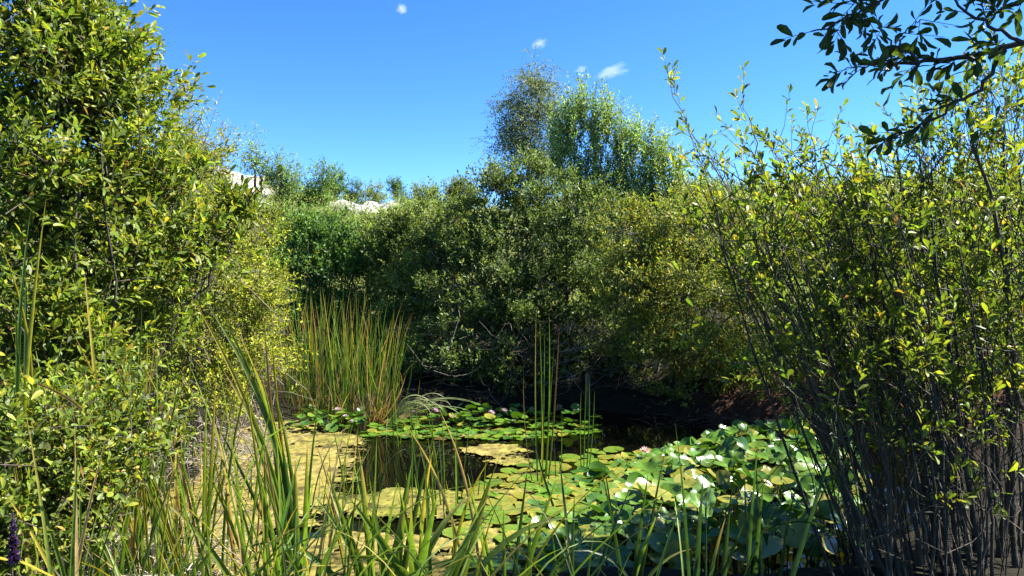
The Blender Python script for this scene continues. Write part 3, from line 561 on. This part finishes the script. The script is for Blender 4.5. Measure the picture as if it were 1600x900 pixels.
def clump(name, label, cat, base, rng, n, hgt, wid, pals, spread=.08, lean=(0, 0), fan=.16, bend=(0, .5), group=None, part='blade', z=None, face=None):
    bx, by = base; bz = (max(gz(bx, by), -.12) if z is None else z); root = thing(name, label, cat, (bx, by, bz), group)
    for i in range(n):
        a = rng.random()*6.28; r = spread*math.sqrt(rng.random()); p0 = np.array([bx+r*math.cos(a), by+r*math.sin(a), 0]); p0[2] = max(gz(p0[0], p0[1]), -.12)-.02 if z is None else z
        d = np.array([lean[0]+rng.normal(0, fan), lean[1]+rng.normal(0, fan), 1.]); h = rng.uniform(*hgt)
        bd_ = rng.uniform(*bend)+(rng.uniform(1, 1.8) if rng.random() < .1 else 0); pts = bent(p0, d, h, bd_); pal = pals[rng.integers(len(pals))]
        link(part, blade_mesh(pts, wid*rng.uniform(.75, 1.25), jit(pal, rng), twist=rng.normal(0, .7), face=face or (rng.normal(0, .4), -1, .1)), root)
    return root
def hero_clump(name, label, cat, specs, rng, group=None):
    """specs: photo base, photo tip, distance, bow in px, width m, palette"""
    x0, y0, _, _, d, *_r = specs[0]; b = P(x0, y0, d); root = thing(name, label, cat, (b[0], b[1], max(gz(b[0], b[1]), -.1)), group)
    for xa, ya, xb, yb, d, bow, w, pal in specs:
        a = P(xa, ya, d); a[2] = min(a[2], max(gz(a[0], a[1]), -.1)) if a[2] < .5 else a[2]
        e = P(xb, yb, d+rng.uniform(-.15, .1)); pts = arc(a, e, (bow/F*d, rng.normal(0, .03), abs(bow)/F*d*.25), 12)
        link('blade', blade_mesh(pts, w, jit(pal, rng), twist=rng.normal(0, .5)), root)
    return root
g5 = np.random.default_rng(5)
def far_cattails():
    rng = g5; bx, by = P(530, 0, 8.5)[0], 8.5; root = thing('cattail_clump', 'dense tall cattail clump with dry tan bases at the far bank', 'reeds', (bx, by, gz(bx, by)))
    for i in range(290):
        q = rng.random(); px = 448+165*q; d = rng.uniform(8.1, 9.0); a = P(px+rng.normal(0, 6), 0, d); a[2] = max(gz(a[0], a[1]), -.05)
        tip = rng.uniform(445, 545)+(40*(q-.6)/.4 if q > .6 else 0); e = P(px+(q-.42)*rng.uniform(0, 60)+rng.normal(0, 16), tip, d)
        pal = [GRN, LIT, GRN, BLU, GRN, LIT, MIX, YEL, TAN][rng.integers(9)]
        link('blade', blade_mesh(arc(a, e, (rng.normal(0, .05), rng.normal(0, .04), 0), 9), rng.uniform(.008, .016), jit(pal, rng), twist=rng.normal(0, .8)), root)
    for i in range(85):
        px = 445+165*rng.random(); d = rng.uniform(7.95, 8.6); a = P(px, 0, d); a[2] = max(gz(a[0], a[1]), -.05); e = a+np.array([rng.normal(0, .14), rng.normal(0, .1), rng.uniform(.25, .62)])
        link('dry_stalk', blade_mesh(arc(a, e, (rng.normal(0, .04), 0, 0), 6), rng.uniform(.008, .016), jit(TAN, rng)), root)
far_cattails()
hero_clump('cattail', 'tall slender cattail standing alone in open water at centre', 'reeds', [(842, 795, 838, 478, 5.6, -3, .014, MIX), (846, 800, 843, 500, 5.6, 2, .012, GRN), (850, 798, 858, 488, 5.7, 3, .012, GRN), (852, 798, 874, 505, 5.6, 2, .013, PINK), (848, 798, 866, 540, 5.6, 0, .010, GRN), (840, 800, 819, 560, 5.6, -8, .008, PINK), (838, 832, 848, 640, 5.5, 2, .011, YEL), (880, 832, 835, 690, 5.0, -3, .018, DRK), (846, 800, 851, 520, 5.6, 1, .009, BLU)], g5)
hero_clump('cattail', 'thin cattail shoots in the water right of the tallest one', 'reeds', [(912, 762, 916, 585, 6.0, -1, .010, GRN), (915, 760, 921, 595, 6.0, 2, .011, BLU), (910, 762, 908, 612, 6.0, -2, .009, GRN), (917, 760, 929, 610, 6.0, 2, .010, GRN), (875, 790, 878, 640, 5.7, 1, .008, GRN), (870, 790, 866, 680, 5.7, 0, .008, BLU)], g5)
hero_clump('cattail', 'two tall pale cattail blades at the far left edge', 'reeds', [(30, 770, 72, 310, 2.6, 8, .016, YEL), (32, 772, 48, 330, 2.6, -6, .014, GRN), (28, 770, 2, 385, 2.6, 12, .013, YEL), (36, 770, 40, 420, 2.7, 3, .015, BLU), (24, 768, 22, 450, 2.65, 2, .011, LIT), (60, 600, 150, 700, 2.6, 22, .010, TAN)], g5)
hero_clump('cattail', 'cattail with yellowing twisted blade before the left willow', 'reeds', [(172, 790, 132, 425, 3.2, 10, .014, YEL), (168, 790, 165, 500, 3.2, 0, .012, GRN), (178, 790, 145, 530, 3.2, 5, .012, GRN), (200, 800, 196, 530, 3.3, 0, .010, YEL), (210, 800, 222, 480, 3.4, 3, .013, GRN), (214, 800, 230, 520, 3.4, 5, .012, YEL), (206, 800, 203, 560, 3.4, -2, .016, BLU), (190, 800, 180, 600, 3.3, 0, .015, GRN)], g5)
hero_clump('cattail', 'large leaning cattail clump with yellow streaked blades left of centre', 'reeds', [(455, 850, 300, 465, 3.6, 30, 0.0261, YEL), (458, 850, 320, 470, 3.6, 32, 0.0290, GRN), (462, 850, 345, 490, 3.6, 28, 0.0261, GRN), (460, 845, 372, 520, 3.7, 18, 0.0232, YEL), (466, 850, 385, 545, 3.7, 15, 0.0261, LIT), (450, 850, 412, 492, 3.8, -5, 0.0188, PINK), (470, 850, 424, 520, 3.8, -4, 0.0174, YEL), (455, 852, 350, 580, 3.5, 20, 0.0247, GRN), (465, 850, 425, 600, 3.7, 8, 0.0217, GRN), (452, 850, 385, 640, 3.6, 10, 0.0232, DRK), (470, 850, 480, 690, 3.6, 3, 0.0261, GRN), (475, 850, 500, 610, 3.7, -5, 0.0145, GRN), (448, 850, 330, 650, 3.5, 12, 0.0174, DRK), (460, 850, 440, 690, 3.5, 0, 0.0319, BLU)], g5)
def sedge():
    rng = g5; d = 7.75; b = P(606, 0, d); b[2] = .02; root = thing('sedge', 'pale bent sedge tuft arching to the right over lily pads', 'grass', b)
    for i in range(16):
        e = P(rng.uniform(665, 762), rng.uniform(628, 652), d+rng.uniform(-.1, .1)); pk = rng.uniform(.10, .22)
        pts = arc(b+np.array([rng.normal(0, .02), rng.normal(0, .03), 0]), e, (rng.normal(0, .04), 0, pk), 14)
        link('blade', blade_mesh(pts, rng.uniform(.008, .015), jit([(.22, .27, .10), (.26, .30, .13)], rng), twist=rng.normal(0, .4), face=(0, -.5, .8)), root)
sedge()
# rushes: dark thin stems scattered over the shallow water
for q, (px, py, n, lab) in enumerate(((335, 800, 16, 'dark thin rushes standing in algae by the left bank'), (395, 790, 14, 'thin rushes in the algae left of the big cattail clump'), (520, 800, 14, 'thin upright rushes in algae right of the big cattail clump'), (560, 770, 10, 'sparse rushes at the left edge of the open water'), (655, 790, 13, 'thin rushes before the open water left of its middle'), (690, 800, 16, 'tall pale rushes before the open water at centre'), (745, 790, 8, 'few short rushes beside the algae islet'), (270, 780, 16, 'rushes crowded against the left bank brush'), (620, 700, 9, 'distant rushes mirrored in the open water'), (225, 820, 18, 'bright rushes growing in front of the low left bush'))):
    d = EYE*F/(py-HOR); b = P(px, py, d)
    clump('rush_tuft', lab, 'rushes', (b[0], b[1]), np.random.default_rng(100+q), (n*2)//3, (.35, .85) if q != 5 else (.6, 1.0), .009, [DRK, GRN, BLU, GRN, MIX] if q not in (5, 9) else [GRN, BLU, LIT], .22, (0, 0), .07, (-.05, .25), 'rushes in the shallow water', 'stem')
for q, (px, d, n, hg, lab) in enumerate(((70, 2.25, 9, (.6, 1.15), 'few tall bright reeds in front of the low left bush'), (150, 2.35, 13, (.5, 1.1), 'bright green reeds at the bottom left before the low bush'), (95, 2.9, 12, (.7, 1.35), 'yellow green reeds rising behind the low left bush'), (165, 3.1, 14, (.6, 1.25), 'straw and green reeds beside the low left bush'), (280, 3.2, 14, (.6, 1.15), 'straight bright reeds hiding part of the straw bank'), (250, 3.3, 18, (.6, 1.3), 'bright reeds between the low bush and the dead brush'), (310, 3.5, 13, (.6, 1.25), 'green and straw reeds in front of the dead brush'), (375, 3.4, 9, (.6, 1.3), 'dense reeds left of the large leaning cattails'), (425, 3.3, 7, (.5, 1.1), 'reeds crowding the foot of the large leaning cattails'), (520, 3.2, 6, (.45, .9), 'short reeds right of the large leaning cattails'), (700, 3.4, 7, (.5, 1.0), 'slender reeds in front of the open water'))):
    x = P(px, 0, d)[0]
    clump('reed_tuft', lab, 'reeds', (x, d), np.random.default_rng(400+q), n, hg, .013, [LIT, GRN, YEL, LIT, MIX, TAN], .16, (-.02, 0), .12, (0, .5), 'reeds along the near left shore')
# broad iris blades and grasses in front; right-hand ones coloured dark in place of shade
for q, (px, d, n, hg, w, pals, lab, lean, fan, bd) in enumerate((
        (610, 2.9, 13, (.35, .68), .030, [LIT, GRN, GRN], 'broad green iris blades at the bottom left of centre', (-.1, 0), .28, (0, .3)),
        (665, 2.8, 12, (.35, .66), .030, [LIT, GRN, GRN], 'broad pale green iris fan at the bottom centre', (.12, 0), .28, (0, .3)),
        (800, 3.0, 10, (.5, .8), .022, [GRN, LIT, DRK], 'upright narrow iris blades below the yellow lily pads', (.02, 0), .2, (0, .3)),
        (900, 2.9, 11, (.45, .72), .015, [DRK], 'dark iris blades before the glossy lily pads', (-.02, 0), .18, (0, .2)),
        (1000, 2.9, 12, (.5, .8), .016, [DRK, DRK, GRN], 'dark green iris blades standing before the lily pads right of centre', (.05, 0), .14, (0, .2)),
        (1100, 2.9, 14, (.5, .88), .017, [DRK], 'tall dark iris blades leaning right in front of the lily pads', (.18, 0), .15, (0, .25)),
        (1190, 3.0, 12, (.5, .85), .015, [DRK], 'dark iris blades beside the bare willow stems', (.12, 0), .16, (0, .25)),
        (440, 2.9, 12, (.4, .75), .022, [GRN, LIT, BLU], 'green iris blades at the foot of the large leaning cattails', (0, 0), .2, (0, .4)),
        (215, 2.5, 10, (.25, .5), .020, [GRN, LIT], 'short green iris blades at bottom left', (0, 0), .25, (0, .5)))):
    x = P(px, 0, d)[0]
    clump('iris_clump', lab, 'iris', (x, d), np.random.default_rng(200+q), n if px < 750 else n//2+1, ((hg[0]+.2, hg[1]+.14) if px < 750 else hg), w, pals, .10, lean, fan, bd, 'iris blades along the near edge')
for q, (px, d, n, lab) in enumerate(((110, 2.3, 26, 'arching grass tuft beside the purple flower spike'), (260, 2.5, 30, 'arching grass tuft at the bottom between low bush and algae'), (350, 2.5, 30, 'tangled arching grass below the algae'), (480, 2.5, 30, 'pale arching grass in front of the big cattail clump'), (560, 2.4, 26, 'arching grass left of the broad iris blades'), (740, 2.5, 22, 'fine arching grass right of the broad iris blades'), (850, 2.5, 20, 'fine grass below the lily pads'), (960, 2.5, 20, 'fine dark grass at the bottom right of centre'), (1080, 2.5, 20, 'fine dark grass under the leaning iris blades'), (20, 2.1, 22, 'grass tuft in the bottom left corner'))):
    x = P(px, 0, d)[0]
    clump('grass_tuft', lab, 'grass', (x, d), np.random.default_rng(300+q), (n*2)//3 if px < 800 else n//3, (.6, 1.05) if px < 800 else (.5, .85), .0085, [LIT, GRN, YEL, GRN] if px < 800 else [DRK, DRK, DRK, GRN], .16, (0, 0), .28, (.2, 1.5), 'grass tufts along the near edge')  # tufts at right get dark greens that paint in the shade

# ------------------------------------------------------------------ water lilies
def pad_mesh(rng, cup, wav, mat, c0, c1, rings=3, seg=18):
    an = np.linspace(.16, 2*math.pi-.16, seg); V = [np.array([[0, 0, 0]])]; ph = rng.random()*6.28; k = rng.integers(2, 5); fold = rng.normal(0, .35)*cup*4
    for j in range(1, rings+1):
        r = j/rings; rr = r*(1+.05*np.sin(an*3+ph)+.03*np.sin(an*7+ph)); 
        x = rr*np.cos(an); y = rr*np.sin(an)
        z = cup*r**2+wav*r**2*np.sin(k*an+ph)+fold*np.abs(y)*r*.6+.03*wav*np.sin(11*an)*r
        V.append(np.stack([x, y, z], 1))
    V = np.concatenate(V); Fc = []
    for i in range(seg-1): Fc.append((0, 1+i, 2+i))
    for j in range(rings-1):
        o = 1+j*seg
        for i in range(seg-1): Fc.append((o+i, o+seg+i, o+seg+i+1, o+i+1))
    rr = np.linalg.norm(V[:, :2], axis=1)[:, None]; c = np.array(c0)*(1-rr**3)+np.array(c1)*rr**3
    return raw_mesh('lily_pad', V, np.concatenate([np.array(f) for f in Fc]), [len(f) for f in Fc], mat, c, True)
PADC = [((.05, .125, .010), (.055, .135, .012)), ((.075, .16, .012), (.085, .17, .014)), ((.03, .085, .010), (.038, .10, .012)), ((.09, .16, .014), (.12, .17, .016)), ((.05, .115, .012), (.08, .135, .016)), ((.14, .165, .022), (.24, .20, .026))]
def put(parent, name, me, loc, scale, tilt, rz):
    o = bpy.data.objects.new(name, me); COL.objects.link(o); o.parent = parent
    o.location = Vector([float(v) for v in loc])-parent.location; o.rotation_mode = 'ZYX'; o.rotation_euler = (tilt[0], tilt[1], rz); o.scale = (scale, scale, scale); return o
def poisson(poly, n, dmin, rng, tries=9000):
    poly = np.array(poly); lo = poly.min(0); hi = poly.max(0); pts = []
    for _ in range(tries):
        p = lo+(hi-lo)*rng.random(2); x, y = p; ins = False; j = len(poly)-1
        for i in range(len(poly)):
            if (poly[i][1] > y) != (poly[j][1] > y) and x < (poly[j][0]-poly[i][0])*(y-poly[i][1])/(poly[j][1]-poly[i][1])+poly[i][0]: ins = not ins
            j = i
        if ins and all((q[0]-x)**2+(q[1]-y)**2 > dmin**2 for q in pts): pts.append(p)
        if len(pts) >= n: break
    return pts
def gpx(px, py): d = EYE*F/(py-HOR); return ((px-800)/F*d, d)
def flower(parent, loc, r, rng, colr):
    V, Fc, C = [], [], []
    for ring, (m, el, L) in enumerate(((9, .25, 1), (8, .75, .9), (6, 1.15, .7))):
        for i in range(m):
            a = 6.283*(i+.5*ring)/m; dv = np.array([math.cos(a)*math.cos(el), math.sin(a)*math.cos(el), math.sin(el)]); sd = np.array([-math.sin(a), math.cos(a), 0]); o = len(V)
            V += [dv*.08*r, dv*.6*r*L+sd*.2*r, dv*r*L+np.array([0, 0, .12*r]), dv*.6*r*L-sd*.2*r]; Fc.append((o, o+1, o+2, o+3)); C += [np.array(colr)*(.8+.12*ring)]*4
    me = raw_mesh('flower', np.array(V), np.array(Fc).ravel(), np.full(len(Fc), 4), M_PETAL, np.clip(np.array(C), 0, .85))
    put(parent, 'flower', me, loc, 1, (rng.normal(0, .2), rng.normal(0, .2)), 0)
def lilies():
    rng = np.random.default_rng(50)
    prot = [pad_mesh(rng, rng.uniform(.0, .35), rng.uniform(.06, .2), M_PADV, *PADC[i % 5 if i < 13 else 5]) for i in range(16)]
    flat = [pad_mesh(rng, .03, .03, M_PADV, *PADC[(3, 5, 1, 3, 5, 4)[i]]) for i in range(6)]
    # raised leaves, right
    poly = [gpx(*q) for q in ((870, 752), (1000, 712), (1130, 690), (1320, 690), (1345, 800), (1330, 905), (850, 905), (800, 860))]
    c = gpx(1080, 790); root = thing('water_lily', 'thick stand of glossy raised lily leaves covering the right water', 'water lily', (c[0], c[1], 0))
    st = Acc()
    rest = []
    cand = sorted(poisson(poly, 900, .088, rng, 30000), key=lambda q: q[1])
    for ip, p in enumerate(cand):
        e = sstep(0, .9, (p[0]-np.interp(p[1], [3.8, 4.6, 5.9, 7.2], [.1, .25, .75, 1.8]))); z = .03+.20*e*rng.uniform(.35, 1.15); t = .12+.42*e
        o = put(root, 'lily_pad', prot[rng.integers(16)] if rng.random() < .9 else flat[1], (p[0], p[1], z), rng.uniform(.056, .094), (rng.normal(.06+.14*e, t*.72), rng.normal(.03*e, t*.72)), rng.random()*6.28)
        if ip >= 300: rest.append(o)
        st.add(*tube([(p[0]+rng.normal(0, .04), p[1]+rng.normal(0, .04), -.2), (p[0], p[1], z-.003)], [.005, .004], 5), c=(.06, .10, .03))
    if rest:                                                     # past three hundred the small far ones are joined
        VV, LL, SS, CC, off = [], [], [], [], 0
        for o in rest:
            m = o.matrix_basis if False else Matrix.LocRotScale(o.location+root.location, o.rotation_euler, o.scale); me = o.data
            v = np.empty(len(me.vertices)*3, np.float32); me.vertices.foreach_get('co', v); v = v.reshape(-1, 3); A = np.array(m)
            VV.append(v@A[:3, :3].T+A[:3, 3]); l = np.empty(len(me.loops), np.int32); me.loops.foreach_get('vertex_index', l); LL.append(l+off); off += len(v)
            z_ = np.empty(len(me.polygons), np.int32); me.polygons.foreach_get('loop_total', z_); SS.append(z_)
            c_ = np.empty(len(v)*4, np.float32); me.attributes['col'].data.foreach_get('color', c_); CC.append(c_.reshape(-1, 4)[:, :3])
            bpy.data.objects.remove(o)
        link('lily_pads', raw_mesh('lily_pads', np.concatenate(VV), np.concatenate(LL), np.concatenate(SS), M_PAD, np.concatenate(CC), True), root, kind='stuff')
    link('leaf_stalks', st.mesh('leaf_stalks', M_BLADE), root, kind='stuff')
    x, y = gpx(1008, 728); flower(root, (x, y, .12), .05, rng, (.75, .5, .45))
    # flat pads at its left edge
    poly = [gpx(*q) for q in ((800, 735), (960, 705), (1010, 712), (905, 750), (830, 860), (800, 900), (715, 900), (720, 800), (745, 770))]
    c = gpx(800, 790); root = thing('water_lily', 'flat yellowing lily pads floating at the left edge of the raised leaves', 'water lily', (c[0], c[1], 0))
    for p in poisson(poly, 75, .14, rng): put(root, 'lily_pad', flat[rng.integers(6)], (p[0], p[1], rng.uniform(.022, .035)), rng.uniform(.06, .11), (rng.normal(0, .07), rng.normal(0, .05)), rng.random()*6.28)
    # far floating pads
    poly = [gpx(*q) for q in ((560, 672), (640, 655), (800, 645), (930, 660), (940, 678), (820, 690), (640, 688), (570, 684))]
    c = gpx(720, 670); root = thing('water_lily', 'far band of small lily pads with pale pink flowers under the dark willow', 'water lily', (c[0], c[1], 0))
    farp = [pad_mesh(rng, rng.uniform(.02, .25), rng.uniform(.03, .15), M_PAD, *q) for q in PADC+[((.08, .06, .016), (.14, .07, .02)), ((.07, .15, .03), (.10, .19, .04))]]
    for p in poisson(poly, 300, .082, rng, 16000):
        up = (rng.random() < .4)*rng.uniform(.02, .13) if p[1] > 7.5 else .0
        put(root, 'lily_pad', farp[rng.integers(8) if rng.random() > .55 else 1], (p[0], p[1], .018+up+.01*rng.random()), rng.uniform(.038, .065), (rng.normal(0, .08+up*3), rng.normal(0, .08+up*3)), rng.random()*6.28)
    for px, py in ((646, 643), (681, 640), (706, 650), (768, 643), (788, 640), (803, 658)):
        d = 7.8; q = P(px, py, d); flower(root, (q[0], d, max(q[2], .05)-.02), .045, rng, (.62, .45, .5))
    poly = [gpx(*q) for q in ((455, 668), (480, 656), (560, 652), (570, 668), (540, 678), (470, 680))]
    c = gpx(515, 666); root = thing('water_lily', 'small dark lily patch with three pink flowers at the cattail foot', 'water lily', (c[0], c[1], 0))
    for p in poisson(poly, 90, .075, rng, 5000): put(root, 'lily_pad', farp[rng.integers(5)], (p[0], p[1], .03+.12*rng.random()), rng.uniform(.04, .065), (rng.normal(0, .3), rng.normal(0, .3)), rng.random()*6.28)
    for px, py in ((528, 638), (540, 649), (550, 657)):
        d = 7.7; q = P(px, py, d); flower(root, (q[0], d, max(q[2], .05)-.02), .042, rng, (.62, .48, .52))
lilies()

# ------------------------------------------------------------------ dead brush, bank roots, flower spike, clouds
def brush(name, label, cat, box, n, cols, seed, ln, rad, up):
    rng = np.random.default_rng(seed); ac = Acc()
    for _ in range(n):
        px = rng.uniform(box[0], box[1]); d = rng.uniform(box[2], box[3]); a = P(px, 0, d); a[2] = max(gz(a[0], a[1]), 0)+rng.random()*box[4]
        dv = nrm(rng.normal(0, 1, 3)*np.array([1, .7, up])+np.array([0, 0, up*.3])); L = ln*rng.uniform(.4, 1.3)
        e = a+dv*L; e[2] = max(e[2], max(gz(e[0], e[1]), 0)+.01)
        c = np.array(cols[rng.integers(len(cols))])*rng.uniform(.6, 1.3); r = rad*rng.uniform(.5, 1.5)
        ac.add(*tube(curve_pts(a, e, 5, .12, .02, rng), np.linspace(r, r*.4, 5), 3), c=c)
    link(name, ac.mesh(name, M_DRY), label=label, category=cat, kind='stuff')
GREY = [(.30, .27, .22), (.22, .19, .15), (.42, .38, .31), (.38, .28, .15)]
brush('dead_brush', 'tangle of grey dead twigs and straw along the left bank', 'brush', (215, 420, 5.2, 6.9, .35), 620, [tuple(.7*v for v in q) for q in GREY], 61, .38, .003, .5)
brush('dry_litter', 'dry straw litter among the plants at the bottom left', 'brush', (20, 420, 2.7, 4.6, .2), 700, GREY, 62, .22, .002, .4)
brush('bank_roots', 'bare roots and twigs hanging in the dark under the far willows', 'roots', (680, 1120, 8.9, 9.7, .7), 420, [(.13, .11, .085), (.09, .06, .04), (.22, .18, .14)], 63, .55, .005, .7)
brush('bank_litter', 'brown twigs and leaf litter on the bare right bank', 'litter', (1010, 1330, 7.6, 9.2, .05), 420, [(.10, .05, .03), (.07, .04, .025), (.14, .085, .05)], 64, .22, .004, .15)
def flower_spike():
    rng = np.random.default_rng(65); d = 2.0; b = P(22, 0, d); bz = gz(b[0], d); root = thing('purple_loosestrife', 'dark purple flower spike at the bottom left corner', 'flower', (b[0], d, bz))
    top = P(20, 803, d); ac = Acc(); base = np.array([b[0]+.01, d, bz]); ac.add(*tube(curve_pts(base, top, 8, .01, .003, rng), np.linspace(.004, .002, 8), 6), c=(.06, .05, .04)); link('stem', ac.mesh('stem', M_BARK), root)
    n = 330; t = rng.random(n); bot = P(22, 880, d); p = bot+(top-bot)*t[:, None]; a = rng.random(n)*6.28; dv = np.stack([np.cos(a), np.sin(a), .35+.4*rng.random(n)], 1); dv = nrm(dv)
    nn = nrm(rng.normal(0, 1, (n, 3))+np.array([0, 0, .6])); nn = nrm(nn-(nn*dv).sum(1, keepdims=True)*dv)
    L = (.019*(1.1-.75*t))*rng.uniform(.7, 1.2, n)*np.where(np.sin(t*19) > -.6, 1, .5)
    link('flowers', leaves_mesh('flowers', p, dv, nn, L, L*.6, colours(n, [(.075, .03, .11, 3), (.045, .02, .065, 3), (.06, .04, .04, 1)], rng), T_KITE, M_PETAL), root, kind='stuff')
    for k in range(8):
        q = base+(top-base)*(.15+.07*k); a = k*1.57; dv = nrm(np.array([math.cos(a), math.sin(a), .5])); nv = nrm(np.array([0, 0, 1.])-dv*dv[2])
        link('leaf', leaves_mesh('leaf', q[None], dv[None], nv[None], np.array([.06]), np.array([.015]), np.array([[.08, .12, .02]]), T_LEAF, M_LEAF), root)
flower_spike()
def cloud(px, py, wpx, hpx, dens, seed, lab):
    d = 900.; m, nt, out = new_mat('cloud_vapour')
    tc = N(nt, 'ShaderNodeTexCoord'); no = N(nt, 'ShaderNodeTexNoise'); no.inputs['Scale'].default_value = 2.6; no.inputs['Detail'].default_value = 5; no.noise_dimensions = '4D'; no.inputs['W'].default_value = seed
    nt.links.new(tc.outputs['Object'], no.inputs['Vector'])
    ln = N(nt, 'ShaderNodeVectorMath', operation='LENGTH'); nt.links.new(tc.outputs['Object'], ln.inputs[0])
    mr = N(nt, 'ShaderNodeMapRange'); mr.inputs[1].default_value = .15; mr.inputs[2].default_value = .95; mr.inputs[3].default_value = .35; mr.inputs[4].default_value = -.35; nt.links.new(ln.outputs['Value'], mr.inputs[0])
    ad = N(nt, 'ShaderNodeMath', operation='ADD'); nt.links.new(no.outputs[0], ad.inputs[0]); nt.links.new(mr.outputs[0], ad.inputs[1])
    m2 = N(nt, 'ShaderNodeMapRange'); m2.inputs[1].default_value = .5; m2.inputs[2].default_value = .95; m2.inputs[3].default_value = 0; m2.inputs[4].default_value = dens; nt.links.new(ad.outputs[0], m2.inputs[0])
    pv = N(nt, 'ShaderNodeVolumePrincipled'); pv.inputs['Color'].default_value = (.97, .97, .97, 1); nt.links.new(m2.outputs[0], pv.inputs['Density']); nt.links.new(pv.outputs[0], out.inputs['Volume'])
    import bmesh
    bm = bmesh.new(); bmesh.ops.create_icosphere(bm, subdivisions=3, radius=1)
    me = bpy.data.meshes.new('cloud'); bm.to_mesh(me); bm.free(); me.materials.append(m)
    c = P(px, py, d); o = link('cloud', me, label=lab, category='cloud', group='small wisps of cloud'); o.location = c; o.scale = (wpx/F*d/2, hpx/F*d/2*1.2, hpx/F*d/2); o.rotation_euler = (0, -.32, 0)
cloud(955, 112, 110, 40, .04, 1, 'largest white cloud wisp right of the birch top')
cloud(908, 108, 38, 22, .05, 2, 'small faint cloud wisp just right of the birch top')
cloud(842, 69, 54, 28, .05, 3, 'tiny cloud wisp above the birch')
cloud(628, 14, 34, 30, .07, 4, 'tiny bright cloud at the top left of centre')

def post():
    d = 8.35; b = P(918, 0, d); z0 = gz(b[0], d)-.1; zt = P(918, 584, d)[2]; w = .026
    root = thing('wooden_post', 'short weathered post at the dark far bank behind thin cattail shoots', 'post', (b[0], d, z0))
    rng = np.random.default_rng(9); zs = np.linspace(z0, zt, 9); pts = np.stack([b[0]+rng.normal(0, .003, 9), d+rng.normal(0, .003, 9), zs], 1); pts[-1, 2] = zt
    pts = np.concatenate([pts, pts[-1:]+[[0, 0, .006]], pts[-1:]+[[0, 0, .007]]]); r = np.r_[w+rng.normal(0, .0015, 9), w*.85, .001]
    ac = Acc(); ac.add(*tube(pts, r, 10), c=(.09, .07, .035)); link('shaft', ac.mesh('shaft', M_BARK), root)
post()
